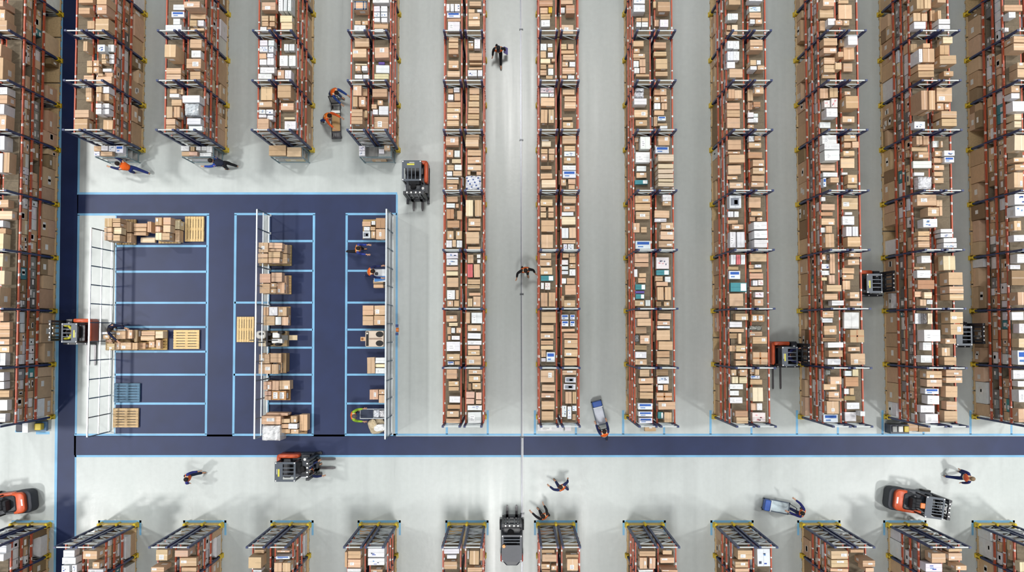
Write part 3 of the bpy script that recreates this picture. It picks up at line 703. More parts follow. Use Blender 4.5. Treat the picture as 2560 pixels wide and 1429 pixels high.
def carton(body, tape, lab, x0, y0, z0, x1, y1, z1, code, r, faces=('x-', 'y-')):
    """one carton; faces are the two sides turned to the middle of the hall"""
    c = tone(code, r)
    w, d = x1 - x0, y1 - y0
    j = lambda: r.uniform(-.006, .006)
    rot = r.gauss(0, .012)
    cx, cy = (x0 + x1) / 2, (y0 + y1) / 2
    co, si = math.cos(rot), math.sin(rot)

    def R(x, y, z):
        return (cx + (x - cx) * co - (y - cy) * si, cy + (x - cx) * si + (y - cy) * co, z)
    ring0 = [R(x0 + j(), y0 + j(), z0), R(x1 + j(), y0 + j(), z0), R(x1 + j(), y1 + j(), z0), R(x0 + j(), y1 + j(), z0)]
    ring1 = [R(x0, y0, z1 + j()), R(x1, y0, z1 + j()), R(x1, y1, z1 + j()), R(x0, y1, z1 + j())]
    body.hexa(ring0 + ring1, c)
    zt = z1 + .007
    along_x = w > d
    if code == 'Q':
        c2 = PAPER
        body.box(x0 + w * .62, y0 + d * .08, zt - .012, x1 - w * .04, y1 - d * .08, zt, c2)
    if code in 'wWPUQVGRYD':
        # a faint flap seam
        s = mul(c, .72)
        if along_x: body.box(x0 + .01, cy - .006, zt - .012, x1 - .01, cy + .006, zt - .001, s)
        else: body.box(cx - .006, y0 + .01, zt - .012, cx + .006, y1 - .01, zt - .001, s)
        if code == 'W':
            for k in range(r.choice((3, 4, 5))):
                a, b_ = r.uniform(.08, .7), r.uniform(.1, .75)
                body.box(x0 + w * a, y0 + d * b_, zt - .01, x0 + w * (a + r.uniform(.08, .24)), y0 + d * (b_ + r.uniform(.06, .16)), zt, lin(*r.choice(((60, 86, 170), (70, 80, 110), (110, 150, 200)))))
        elif code == 'P':
            for k in range(6):
                a, b_ = r.uniform(.06, .75), r.uniform(.08, .75)
                body.box(x0 + w * a, y0 + d * b_, zt - .01, x0 + w * (a + r.uniform(.08, .2)), y0 + d * (b_ + r.uniform(.06, .16)), zt, lin(*r.choice(((214, 130, 140), (226, 160, 165), (90, 96, 120)))))
        elif code == 'U':
            body.box(x0 + w * .1, y0 + d * .55, zt - .01, x1 - w * .1, y1 - d * .12, zt, lin(52, 98, 182))
            body.box(x0 + w * .15, y0 + d * .2, zt - .01, x0 + w * .5, y0 + d * .35, zt, lin(90, 130, 190))
        elif code == 'G':
            body.box(x0 + w * .1, y0 + d * .2, zt - .01, x0 + w * .8, y1 - d * .2, zt, lin(128, 134, 144))
            body.box(x0 + w * .4, y0 + d * .3, zt - .01, x0 + w * .7, y1 - d * .35, zt, lin(226, 228, 232))
        elif code == 'w' and r.random() < .6:
            label_quad(lab, x0 + w * .15, y0 + d * .2, x0 + w * r.uniform(.4, .6), y0 + d * .7, zt - .002, r, lin(246, 246, 246))
    else:
        seam = mul(c, .55)
        t = r.random()
        tw = min(.03, min(w, d) * .09)
        if along_x:
            body.box(x0 + .004, cy - .007, zt - .012, x1 - .004, cy + .007, zt - .003, seam)
            if t < .6: tape.box(x0 - .002, cy - tw, zt - .012, x1 + .002, cy + tw, zt - .001, mul(c, 1.08 if t < .4 else .86))
        else:
            body.box(cx - .007, y0 + .004, zt - .012, cx + .007, y1 - .004, zt - .003, seam)
            if t < .6: tape.box(cx - tw, y0 - .002, zt - .012, cx + tw, y1 + .002, zt - .001, mul(c, 1.08 if t < .4 else .86))
        if code == 'T':
            tape.box(x0 - .002, cy - .03, zt - .010, x1 + .002, cy + .03, zt, lin(170, 118, 70)); tape.box(cx - .03, y0 - .002, zt - .010, cx + .03, y1 + .002, zt, lin(170, 118, 70))
        if code == 'B':
            st = lin(74, 98, 128)
            for q in (.04, .70, .90):
                tape.box(x0 + w * q, y0 - .004, zt - .01, x0 + w * q + .05, y1 + .004, zt + .004, st)
            for q in (.0, .92):
                tape.box(x0 - .004, y0 + d * q, zt - .01, x1 + .004, y0 + d * q + .05, zt + .004, st)
        if code == 'l':
            lw, lh = w * r.uniform(.22, .42), d * r.uniform(.25, .5)
            a, b_ = x0 + r.uniform(.08, .9) * (w - lw), y0 + r.uniform(.1, .9) * (d - lh)
            label_quad(lab, a, b_, a + lw, b_ + lh, zt, r)
        if code == 'L':
            for q in (.1, .56):
                label_quad(lab, x0 + w * q, y0 + d * .15, x0 + w * (q + .3), y1 - d * .15, zt, r)
        if code == 'R':
            pass
    h = z1 - z0
    for f in faces:
        if h > .3 and r.random() < .45:
            side_label(lab, f, x0, y0, x1, y1, z0, z1, r)


def wrapped(body, x0, y0, z0, x1, y1, z1, code, r):
    """goods under stretch film: a lumpy block"""
    c = tone(code, r)
    n = 9
    k = len(body.v)
    w, d = x1 - x0, y1 - y0

    def edge(t):
        return 1 - max(0, abs(t - .5) * 2 - .75) * 1.2
    for iz, zf in enumerate((0, .5, .86, 1.0)):
        for iy in range(n + 1):
            for ix in range(n + 1):
                u, v = ix / n, iy / n
                sh = 1 - .05 * zf ** 4
                z = z0 + (z1 - z0) * zf
                if zf == 1: z += -.07 * (1 - edge(u) * edge(v)) / .3 + r.gauss(0, .022)
                body.v.append((x0 + w / 2 + (u - .5) * w * sh + r.gauss(0, .006), y0 + d / 2 + (v - .5) * d * sh + r.gauss(0, .006), z))
    st = (n + 1) ** 2
    for iy in range(n):
        for ix in range(n):
            a = k + 3 * st + iy * (n + 1) + ix
            q = r.random()
            cc = mul(c, .9 + .14 * q)
            if code == 'S' and (ix * 3 + iy * 5) % 7 == 0: cc = lin(70, 92, 150)
            body.f.append((a, a + 1, a + n + 2, a + n + 1)); body.c.append(cc)
    for iz in range(3):
        o0, o1 = k + iz * st, k + (iz + 1) * st
        for i in range(n):
            for a, b_ in ((i, i + 1), (n * (n + 1) + i + 1, n * (n + 1) + i), ((i + 1) * (n + 1), i * (n + 1)), (i * (n + 1) + n, (i + 1) * (n + 1) + n)):
                body.f.append((o0 + a, o0 + b_, o1 + b_, o1 + a)); body.c.append(mul(c, .85 + .14 * r.random()))


# read the survey of the top shelves: pixel rectangles of carton tops, grouped by the view they were read from
class Bx:
    pass


BOXES = []


def rack_at(px, py, z):
    p = W(px, py, z)
    best, bd = None, 9
    for r in RACKS:
        if p.y < r.ys[0] - .45 or p.y > r.ys[-1] + .45:
            continue
        d = abs(p.x - (r.x0 + r.x1) / 2)
        if d < bd:
            best, bd = r, d
    return best, bd


def survey():
    zx = zy = 0; zs = 1
    for line in TRACE.strip().split('\n'):
        if line[0] == 'Z':
            _, a, b_, c = line.split(); zx, zy, zs = float(a), float(b_), float(c)
            continue
        for e in line.split(';'):
            a = e.split()
            x0, y0, x1, y1 = [float(q) for q in a[:4]]
            x0, x1, y0, y1 = zx + x0 / zs, zx + x1 / zs, zy + y0 / zs, zy + y1 / zs
            h0 = float(a[4]) / 10
            code = a[5]
            best = None
            for dh in (0, .1, -.1, .2, -.2, .3, -.3, .4, .5):
                h = h0 + dh
                if h < .1: continue
                z = L3 + h
                p, q = W(x0, y1, z), W(x1, y0, z)
                mx = (p.x + q.x) / 2
                rk, d = rack_at((x0 + x1) / 2, (y0 + y1) / 2, z)
                if rk is None: continue
                over = max(0, rk.x0 - .06 - p.x) + max(0, q.x - rk.x1 - .06)
                cost = over + abs(dh) * .25
                if best is None or cost < best[0]:
                    best = (cost, h, rk, p.x, q.x, p.y, q.y)
            if best is None: continue
            _, h, rk, bx0, bx1, by0, by1 = best
            o = Bx(); o.rk, o.code, o.h = rk, code, h
            w = bx1 - bx0
            lo, hi = rk.x0 - .09, rk.x1 + .09
            if bx0 < lo: bx0, bx1 = lo, min(hi, lo + w)
            elif bx1 > hi: bx0, bx1 = max(lo, hi - w), hi
            # stay inside one bay
            yc = (by0 + by1) / 2
            bay = None
            for i in range(len(rk.ys) - 1):
                if rk.ys[i] <= yc <= rk.ys[i + 1]: bay = i
            if bay is None: bay = 0 if yc < rk.ys[0] else len(rk.ys) - 2
            d = by1 - by0
            lo, hi = rk.ys[bay] + .07, rk.ys[bay + 1] - .07
            if by0 < lo: by0, by1 = lo, min(hi, lo + d)
            elif by1 > hi: by0, by1 = max(lo, hi - d), hi
            o.b = [bx0 + .012, bx1 - .012, by0 + .012, by1 - .012]
            o.z0, o.z1, o.bay = L3 + .004, L3 + h, bay
            BOXES.append(o)


survey()


def settle(bs):
    """part overlapping cartons of one rack; a carton mostly over another one stands on it"""
    for it in range(6):
        moved = False
        for i in range(len(bs)):
            for k in range(i + 1, len(bs)):
                a, c = bs[i], bs[k]
                if a.rk is not c.rk and abs((a.rk.x0 + a.rk.x1) - (c.rk.x0 + c.rk.x1)) > 3: continue
                ox = min(a.b[1], c.b[1]) - max(a.b[0], c.b[0]); oy = min(a.b[3], c.b[3]) - max(a.b[2], c.b[2])
                if ox <= .008 or oy <= .008: continue
                if a.z1 <= c.z0 + .001 or c.z1 <= a.z0 + .001: continue
                A = (a.b[1] - a.b[0]) * (a.b[3] - a.b[2]); C = (c.b[1] - c.b[0]) * (c.b[3] - c.b[2])
                moved = True
                if ox * oy > .55 * min(A, C):
                    t, u = (a, c) if a.z1 > c.z1 else (c, a)     # t on top of u
                    if t.z1 - u.z1 < .12:
                        u.z1 = max(u.z0 + .06, t.z1 - .2)
                    t.z0 = u.z1 + .006
                    if t.z1 - t.z0 < .1: t.z1 = t.z0 + .1
                    continue
                ax = 0 if ox < oy else 2
                o_ = (ox if ax == 0 else oy)
                f, s = (a, c) if a.b[ax] + a.b[ax + 1] < c.b[ax] + c.b[ax + 1] else (c, a)
                f.b[ax + 1] -= o_ / 2 + .004; s.b[ax] += o_ / 2 + .004
                for g in (f, s):
                    if g.b[ax + 1] - g.b[ax] < .06: g.dead = True
        bs = [b_ for b_ in bs if not getattr(b_, 'dead', False)]
        if not moved: break
    return bs


_by = {}
for o in BOXES:
    _by.setdefault(id(o.rk), []).append(o)
BOXES = [o for v in _by.values() for o in settle(v)]


def facing_sides(x, y):
    return ('x-' if x > 0 else 'x+', 'y+' if y < W(CX, 828).y else 'y-')


STOCK, WSTOCK = Merged(), Merged()
SIZES = lambda w, d: 'small ' if w * d < .11 else 'large ' if w * d > .38 else ''
LOOK = {'b': 'tan box', 'l': 'labelled tan box', 'k': 'reddish brown box', 'd': 'dull brown box', 'y': 'cream box', 'c': 'greyish tan carton', 'p': 'pinkish tan box',
        'T': 'cross-taped tan box', 'L': 'twin-labelled brown box', 'B': 'blue-strapped tan box', 'D': 'dark brown box', 'R': 'red box', 'Y': 'yellow box',
        'w': 'white box', 'W': 'blue-printed white box', 'P': 'pink-printed white box', 'U': 'white and blue box', 'Q': 'teal and white box', 'V': 'purple box', 'G': 'grey-printed white box',
        's': 'film-wrapped white load', 'S': 'film-wrapped blue-spotted load', 'g': 'grey wrapped bundle'}


def area_px(o):
    p, q = PX((o.b[0], o.b[2], o.z1)), PX((o.b[1], o.b[3], o.z1))
    x0, x1 = max(0, min(p[0], q[0])), min(2560, max(p[0], q[0])); y0, y1 = max(0, min(p[1], q[1])), min(1429, max(p[1], q[1]))
    return max(0, x1 - x0) * max(0, y1 - y0)


def place_words(o):
    row, low = o.rk.row, o.rk.low
    near = (o.rk.side == 'A') == (row > 0)
    if low: n = len(o.rk.ys) - 1 - o.bay
    else: n = o.bay + 1
    if row == 0: rw = 'lower row left of navy lane' if low else 'row left of navy lane'
    else: rw = f"{ORD[row]} {'lower ' if low else ''}row from navy lane"
    return f"{rw}, {'near' if near else 'far'} shelf, {ORD[n]} bay", (row, low, o.rk.side, o.bay)


INDIV = []


def individual(o, name, label, cat, group, r):
    cx, cy = (o.b[0] + o.b[1]) / 2, (o.b[2] + o.b[3]) / 2
    body, tape, lab = MB(), MB(), Each()
    args = (o.b[0] - cx, o.b[2] - cy, 0.0, o.b[1] - cx, o.b[3] - cy, o.z1 - o.z0)
    if o.code in WRAP:
        wrapped(body, *args, o.code, r)
        ob = body.build(name, 'wrap')
    else:
        carton(body, tape, lab, *args, o.code, r, facing_sides(cx, cy))
        ob = body.build(name, 'carton')
        if tape.v: tape.build('tape', 'plastic', ob)
        for q in lab.all: q.build('paper_label', 'carton', ob)
    ob.location = (cx, cy, o.z0)
    tag(ob, label, cat, group)
    return ob


def kind_of(code):
    return 'wrapped_load' if code in WRAP else 'white_box' if code in WHITE else 'cream_box' if code in CREAM else 'cardboard_box'

# ------------------------------------------------------------------ which cartons are things of their own
_seq = {}
for o in BOXES:
    o.words, o.key = place_words(o)
    _seq.setdefault(o.key, []).append(o)
for key, v in _seq.items():
    v.sort(key=lambda o: ((o.b[2] + o.b[3]) * (-1 if key[1] else 1), o.b[0]))
    for i, o in enumerate(v):
        o.n = i + 1
CAPS = {'cardboard_box': 262, 'white_box': 300, 'cream_box': 300, 'wrapped_load': 300}
_cnt = {}
GROUPS = {'cardboard_box': 'brown cartons on the top shelves', 'white_box': 'white cartons on the top shelves', 'cream_box': 'cream cartons on the top shelves', 'wrapped_load': 'wrapped goods on the top shelves'}
brng = random.Random(11)
for o in sorted(BOXES, key=lambda o: -area_px(o)):
    k = kind_of(o.code)
    n = _cnt.get(k, 0)
    if n < CAPS[k] and area_px(o) > 60:
        _cnt[k] = n + 1
        w, d = o.b[1] - o.b[0], o.b[3] - o.b[2]
        lb = f"{SIZES(w, d)}{LOOK[o.code]}, {o.words}, {ORD[o.n]} along"
        if len(lb.replace(',', '').split()) > 16: lb = f"{LOOK[o.code]}, {o.words}, {ORD[o.n]} along"
        if len(lb.replace(',', '').split()) > 16: lb = f"{LOOK[o.code]}, {o.words}, {ORD[o.n]}".replace(' navy', '')
        individual(o, k, lb, 'bundle' if k == 'wrapped_load' else 'box', GROUPS[k], brng)
    else:
        t = WSTOCK if k == 'white_box' else STOCK
        if k == 'wrapped_load': wrapped(WSTOCK, o.b[0], o.b[2], o.z0, o.b[1], o.b[3], o.z1, o.code, brng)
        else: carton(t, t, t, o.b[0], o.b[2], o.z0, o.b[1], o.b[3], o.z1, o.code, brng, facing_sides((o.b[0] + o.b[1]) / 2, (o.b[2] + o.b[3]) / 2))

# ------------------------------------------------------------------ stock on the lower levels
PALW = MB()
lrng = random.Random(23)


def pick(level, r):
    q = r.random()
    if level == 0:
        return 'b' if q < .72 else 'd' if q < .88 else 'w'
    if q < .50: return 'b'
    if q < .62: return 'd'
    if q < .66: return 'y'
    if q < .86: return 'w'
    if q < .93: return 'g'
    if q < .97: return 'U'
    return 'Q'


def fill(rk, bay, level):
    r = lrng
    y0, y1 = rk.ys[bay] + .09, rk.ys[bay + 1] - .09
    zb = (.16, L1 + .004, L2 + .004)[level]
    zc = (L1 - .22, L2 - .2, L3 - .2)[level]
    end_seen = (not rk.low and bay == 0) or (rk.low and bay == len(rk.ys) - 2)
    y = y0
    run = None
    if level and r.random() < .16:
        run = r.choice('gggUw')                    # a bay of one long kind
    while y < y1 - .2:
        w = r.uniform(.55, 1.0) if level == 0 else r.uniform(.28, .62)
        if run: w = .42
        if y + w > y1 - .15: w = y1 - y
        if w > 1.25: w /= 2
        if r.random() < .06:
            y += w; continue
        code = run or pick(level, r)
        if end_seen and rk.low and not run and r.random() < .5: code = 'w'
        h = (zc - zb) * (r.uniform(.62, 1.0) if r.random() < .7 else r.uniform(.35, .62))
        dep = r.uniform(.5, .64)
        inset = r.uniform(-.02, .05) if level == 0 else r.uniform(.0, .05)
        if rk.outer < 0: x0 = rk.x0 + .02 + inset; x1 = x0 + dep
        else: x1 = rk.x1 - .02 - inset; x0 = x1 - dep
        f = ['x-' if rk.outer < 0 else 'x+'] if rk.facing else []
        if end_seen: f.append('y-' if not rk.low else 'y+')
        tgt = WSTOCK if code in WHITE else STOCK
        parts = 1 if (level == 0 and r.random() < .6) or h < .4 else r.choice((1, 2))
        for k in range(parts):
            a, b_ = zb + h * k / parts, zb + h * (k + 1) / parts - .006
            ff = f if r.random() < (.5 if level == 0 else .85) else []
            c2 = code if run or r.random() < .6 else pick(level, r)
            if c2 in WRAP:
                tgt = WSTOCK; tgt.box(x0, y + .01, a, x1, y + w - .01, b_, mul(tone(c2, r), r.uniform(.5, 1.1)))
                for q in ff: side_label(tgt, q, x0, y + .01, x1, y + w - .01, a, b_, r)
            else:
                tgt = WSTOCK if c2 in WHITE else STOCK
                c = tone(c2, r)
                tgt.box(x0, y + .01, a, x1, y + w - .01, b_, c)
                for q in ff:
                    side_label(tgt, q, x0, y + .01, x1, y + w - .01, a, b_, r)
                    if r.random() < .35: side_label(tgt, q, x0, y + .01, x1, y + w - .01, a, b_, r)
        y += w
    if level == 0:
        wd = lin(196, 170, 128)
        n = max(1, round((y1 - y0) / 1.2)); st = (y1 - y0) / n
        for i in range(n):
            a = y0 + i * st + .03; b_ = y0 + (i + 1) * st - .03
            PALW.box(rk.x0 - .02, a, .10, rk.x1 + .02, b_, .145, wd)
            for q in (0, .5, 1):
                yy = a + (b_ - a - .12) * q
                PALW.box(rk.x0 - .02, yy, 0.001, rk.x1 + .02, yy + .12, .10, wd)


for rk in RACKS:
    for bay in range(len(rk.ys) - 1):
        for lv in range(3):
            fill(rk, bay, lv)

tag(STOCK.build('cardboard_box_stock', 'carton'), 'remaining brown cartons filling the lower rack levels', 'boxes', kind='stuff')
tag(WSTOCK.build('white_box_stock', 'carton'), 'remaining white and coloured cartons filling the lower rack levels', 'boxes', kind='stuff')
tag(PALW.build('pallet_wood', 'wood'), 'pale wooden pallets under the cartons on the rack floors', 'pallets', kind='stuff')

# ------------------------------------------------------------------ staging area: fences, pallets, loads
def box_at(x0, y0, x1, y1, z0, z1, code, name, label, cat, group, r, rot=0):
    p, q = W(x0, y1, z1), W(x1, y0, z1)
    o = Bx(); o.b = [p.x + .006, q.x - .006, p.y + .006, q.y - .006]; o.z0, o.z1, o.code = z0, z1, code
    return individual(o, name, label, cat, group, r)


def pallet(px, py, lx, ly, col, label, along_x, z=0.0, name='pallet', group='empty pallets on the navy bays'):
    c = W(px, py, z + .14)
    root = empty(name, (c.x, c.y, z))
    r = random.Random(int(px * 3 + py))
    n = 7
    hx, hy = lx / 2, ly / 2
    if not along_x: hx, hy = hy, hx                       # local x is the board direction
    rot = 0 if along_x else PI / 2
    root.rotation_euler = (0, 0, rot)
    hx, hy = max(lx, ly) / 2, min(lx, ly) / 2
    for i in range(n):
        b = MB(); w = 2 * hy / n
        y = -hy + i * w
        k = r.uniform(.9, 1.08)
        b.box(-hx, y + .006, .118, hx, y + w - (.022 if i < n - 1 else .006), .142, mul(col, k)); b.build('deck_board', 'wood', root)
    for x in (-hx, -.06, hx - .12):
        b = MB(); b.box(x, -hy, .02, x + .12, hy, .117, mul(col, .9)); b.build('stringer', 'wood', root)
    for y in (-hy, -.05, hy - .1):
        b = MB(); b.box(-hx, y, .002, hx, y + .1, .02, mul(col, .8)); b.build('base_board', 'wood', root)
    tag(root, label, 'pallet', group)
    return root


PINE = lin(226, 196, 142)
pallet(485.5, 572, .86, 1.14, PINE, 'pale empty pallet with upright boards at the end of the top bay', False)
pallet(465.5, 848, 1.16, .86, PINE, 'pale empty pallet at the end of the bay with the parked truck', True)
pallet(317, 981, 1.16, .84, lin(92, 124, 148), 'blue-grey empty pallet beside the tall fence', True)
pallet(314, 1044, 1.14, .86, lin(196, 168, 128), 'tan empty pallet in the lowest bay beside the tall fence', True)
pallet(613, 823, .78, 1.14, PINE, 'pale empty pallet left of the middle fence', False)

srng = random.Random(5)


def load(pal, pcol, boxes, where, group):
    """a pallet with cartons: boxes are (x0, y0, x1, y1, z0, z1, code) in photograph pixels of their tops"""
    if pal:
        x0, y0, x1, y1 = pal
        p, q = W(x0, y1, .14), W(x1, y0, .14)
        root = pallet((x0 + x1) / 2, (y0 + y1) / 2, q.x - p.x, q.y - p.y, pcol, f'wooden pallet carrying the cartons {where}', (q.x - p.x) > (q.y - p.y), name='pallet', group='pallets under the staged cartons')
    bs = []
    for i, (x0, y0, x1, y1, z0, z1, code) in enumerate(boxes):
        o = Bx(); p, q = W(x0, y1, z1), W(x1, y0, z1)
        o.rk = STAGE; o.b = [p.x + .008, q.x - .008, p.y + .008, q.y - .008]; o.z0, o.z1, o.code = z0, z1, code
        bs.append(o)
    bs = settle(bs)
    for i, o in enumerate(bs):
        w, d = o.b[1] - o.b[0], o.b[3] - o.b[2]
        k = kind_of(o.code)
        lb = f"{SIZES(w, d)}{LOOK[o.code]} {where}, {ORD[i + 1]} of its load"
        individual(o, k, lb, 'bundle' if k == 'wrapped_load' else 'box', 'cartons staged on the navy bays', srng)


STAGE = Rack(); STAGE.x0 = STAGE.x1 = 0


def zoom(zx, zy, s, items):
    return [(zx + a / s, zy + b_ / s, zx + c / s, zy + d / s, z0, z1, code) for a, b_, c, d, z0, z1, code in items]


P0 = .146
z = lambda it: zoom(250, 530, 5.393, it)
load((291, 548, 340, 611), lin(176, 148, 104), z([
    (60, 80, 165, 200, .85, 1.55, 'b'), (168, 80, 275, 140, .85, 1.55, 'b'), (170, 143, 275, 200, .85, 1.5, 'b'), (55, 205, 165, 270, .85, 1.55, 'b'), (170, 207, 290, 295, .85, 1.4, 'y'),
    (55, 275, 168, 380, .85, 1.55, 'b'), (175, 305, 270, 388, .85, 1.5, 'b'),
    (120, 100, 240, 250, P0, .84, 'b'), (245, 105, 350, 250, P0, .84, 'l'), (115, 255, 240, 400, P0, .84, 'b'), (245, 255, 350, 400, P0, .84, 'd'), (360, 130, 425, 270, P0, .7, 'b'), (360, 280, 425, 410, P0, .75, 'b')]),
    'at the fence end of the top bay', '')
load(None, None, z([
    (455, 150, 632, 205, .3, .62, 'b'), (455, 207, 625, 262, .3, .62, 'b'), (455, 268, 622, 312, .3, .6, 'b'), (636, 125, 692, 270, .01, .75, 'b'), (470, 160, 640, 300, .01, .29, 'b'), (545, 340, 742, 412, .01, .22, 'y')]),
    'in the middle of the top bay', '')
load((396, 548, 452, 608), lin(190, 164, 118), z([
    (742, 70, 835, 178, .7, 1.3, 'l'), (852, 70, 955, 170, .7, 1.35, 'b'), (850, 174, 950, 270, .7, 1.35, 'b'), (745, 190, 815, 268, .7, 1.1, 'p'), (745, 275, 832, 376, .7, 1.3, 'y'), (836, 280, 940, 375, .7, 1.3, 'b'),
    (790, 95, 890, 235, P0, .69, 'b'), (895, 95, 1000, 235, P0, .69, 'b'), (790, 240, 890, 390, P0, .69, 'b'), (895, 240, 1000, 390, P0, .69, 'b'), (1010, 110, 1075, 230, P0, .8, 'y'), (1010, 240, 1075, 400, P0, .72, 'b')]),
    'beside the pale pallet of the top bay', '')
z = lambda it: zoom(245, 800, 5.494, it)
load((264, 826, 344, 875), lin(176, 148, 104), z([
    (65, 200, 158, 260, .62, 1.1, 'l'), (45, 160, 200, 192, .62, 1.15, 'w'), (172, 200, 238, 258, .62, 1.0, 'b'), (245, 148, 382, 260, .62, 1.05, 'l'), (265, 122, 375, 145, .62, 1.0, 'w'), (390, 130, 480, 255, .62, .9, 'l'), (485, 130, 545, 300, P0, .7, 'd'),
    (120, 320, 232, 405, .5, .95, 'l'), (240, 305, 300, 402, .5, .9, 'l'), (304, 305, 455, 402, .5, .9, 'l'), (460, 308, 545, 402, P0, .8, 'b'), (100, 268, 190, 300, .5, .9, 'b'),
    (130, 150, 260, 260, P0, .6, 'd'), (270, 150, 380, 260, P0, .6, 'b'), (385, 150, 475, 255, P0, .6, 'b'), (140, 275, 260, 400, P0, .49, 'b'), (270, 275, 450, 400, P0, .49, 'd')]),
    'at the tall fence behind the parked truck', '')
load((346, 825, 418, 874), lin(196, 164, 104), z([
    (595, 148, 782, 212, P0, .62, 'b'), (585, 216, 775, 281, P0, .62, 'b'), (787, 150, 895, 250, P0, .72, 'y'), (550, 310, 655, 395, P0, .5, 'b'), (695, 290, 775, 375, P0, .55, 'l'), (795, 270, 860, 395, P0, .5, 'l')]),
    'between two pallets of the parked truck bay', '')
z = lambda it: zoom(560, 480, 3.663, it)
load((648, 612, 729, 664), lin(150, 132, 92), z([
    (315, 460, 405, 553, .8, 1.4, 'l'), (411, 462, 535, 515, .8, 1.35, 'b'), (411, 518, 530, 543, .8, 1.25, 'p'), (310, 560, 402, 602, .8, 1.4, 'b'), (310, 604, 402, 650, .8, 1.4, 'b'), (406, 545, 515, 600, .8, 1.4, 'b'), (406, 602, 510, 650, .8, 1.4, 'b'),
    (352, 480, 450, 560, P0, .79, 'b'), (455, 480, 580, 560, P0, .79, 'l'), (352, 565, 450, 655, P0, .79, 'b'), (455, 565, 580, 655, P0, .79, 'b')]),
    'second bay under the middle fence', '')
load((655, 688, 728, 735), lin(196, 164, 112), z([
    (325, 745, 426, 831, .7, 1.3, 'b'), (432, 735, 532, 822, .7, 1.25, 'b'), (325, 836, 421, 926, .7, 1.3, 'b'), (425, 830, 482, 876, .7, 1.2, 'l'), (425, 880, 480, 925, .7, 1.2, 'l'), (487, 826, 556, 926, .7, 1.0, 'l'),
    (365, 755, 470, 930, P0, .69, 'b'), (475, 765, 575, 930, P0, .69, 'b')]),
    'third bay under the middle fence', '')
load((666, 766, 726, 813), lin(186, 150, 108), z([
    (360, 1052, 408, 1130, .5, .95, 'b'), (411, 1050, 490, 1130, .5, 1.0, 'w'), (495, 1052, 575, 1134, .5, .9, 'l'), (360, 1135, 465, 1220, .5, .95, 'b'), (469, 1140, 522, 1216, .5, .95, 'w'), (527, 1142, 590, 1220, .5, .85, 'p'),
    (375, 1060, 480, 1215, P0, .49, 'b'), (485, 1060, 595, 1215, P0, .49, 'b')]),
    'fourth bay under the middle fence', '')
z = lambda it: zoom(560, 780, 3.663, it)
load((656, 882, 716, 932), lin(186, 150, 108), z([
    (320, 385, 418, 470, .55, 1.05, 'l'), (422, 376, 524, 462, .55, 1.05, 'b'), (315, 475, 430, 565, .55, 1.05, 'l'), (434, 475, 500, 566, .55, 1.0, 'b'),
    (345, 385, 440, 555, P0, .54, 'b'), (445, 385, 535, 555, P0, .54, 'l'), (540, 375, 572, 550, P0, .8, 'd')]),
    'fifth bay under the middle fence', '')
load((665, 950, 726, 1000), lin(186, 150, 108), z([
    (360, 635, 436, 710, P0, .85, 'l'), (440, 627, 503, 715, P0, .85, 'b'), (506, 625, 605, 710, P0, .8, 'l'), (370, 722, 432, 762, P0, .8, 'p'), (370, 765, 432, 805, P0, .8, 'p'), (436, 718, 570, 805, P0, .85, 'L')]),
    'sixth bay under the middle fence', '')
load((664, 1038, 768, 1084), lin(186, 150, 108), z([
    (340, 950, 522, 1028, P0, 1.15, 'l'), (385, 920, 585, 946, P0, .9, 'b'), (525, 976, 604, 1015, P0, .95, 'b'), (525, 1022, 604, 1062, P0, .95, 'b'), (610, 950, 668, 1012, P0, 1.0, 'l'), (580, 1020, 675, 1068, .5, 1.05, 'w'), (612, 1072, 690, 1112, P0, .95, 'l'),
    (525, 1068, 605, 1105, P0, .8, 'b'), (680, 935, 765, 1085, P0, .75, 'b')]),
    'seventh bay under the middle fence', '')
load(None, None, z([(340, 1035, 515, 1180, .01, 1.2, 's')]), 'in front of the seventh bay by the middle fence', '')
z = lambda it: zoom(560, 480, 3.663, it)
load((907, 548, 966, 597), lin(196, 164, 112), z([
    (1265, 268, 1345, 312, P0, .6, 'b'), (1350, 262, 1386, 300, P0, .6, 'w'), (1390, 236, 1478, 330, P0, .75, 'b'), (1280, 316, 1336, 354, P0, .6, 'w'), (1340, 316, 1386, 352, P0, .6, 'b'), (1270, 357, 1340, 422, P0, .65, 'G'), (1346, 357, 1386, 422, P0, .6, 'l'), (1390, 336, 1478, 432, P0, .7, 'l')]),
    'top bay beside the right fence', '')
load(None, None, z([(1365, 803, 1458, 837, .01, .6, 'b'), (1368, 841, 1458, 876, .01, .6, 'b')]), 'third bay beside the right fence', '')
load((907, 764, 966, 812), lin(196, 164, 112), z([
    (1268, 1036, 1371, 1126, P0, .75, 'b'), (1376, 1036, 1478, 1126, P0, .75, 'l'), (1268, 1134, 1368, 1220, P0, .75, 'b'), (1372, 1130, 1478, 1218, P0, .75, 'l')]),
    'fourth bay beside the right fence', '')
z = lambda it: zoom(560, 780, 3.663, it)
load((918, 893, 966, 933), lin(196, 164, 112), z([
    (1310, 412, 1382, 562, P0, .7, 'b'), (1386, 415, 1478, 468, P0, .7, 'w'), (1386, 473, 1478, 505, P0, .6, 'y'), (1386, 510, 1478, 562, P0, .7, 'w')]),
    'sixth bay beside the right fence', '')
load(None, None, z([(1332, 708, 1412, 800, .01, .55, 'l'), (1416, 708, 1478, 752, .01, .55, 'l'), (1416, 757, 1478, 832, .01, .65, 'b')]), 'seventh bay beside the right fence', '')


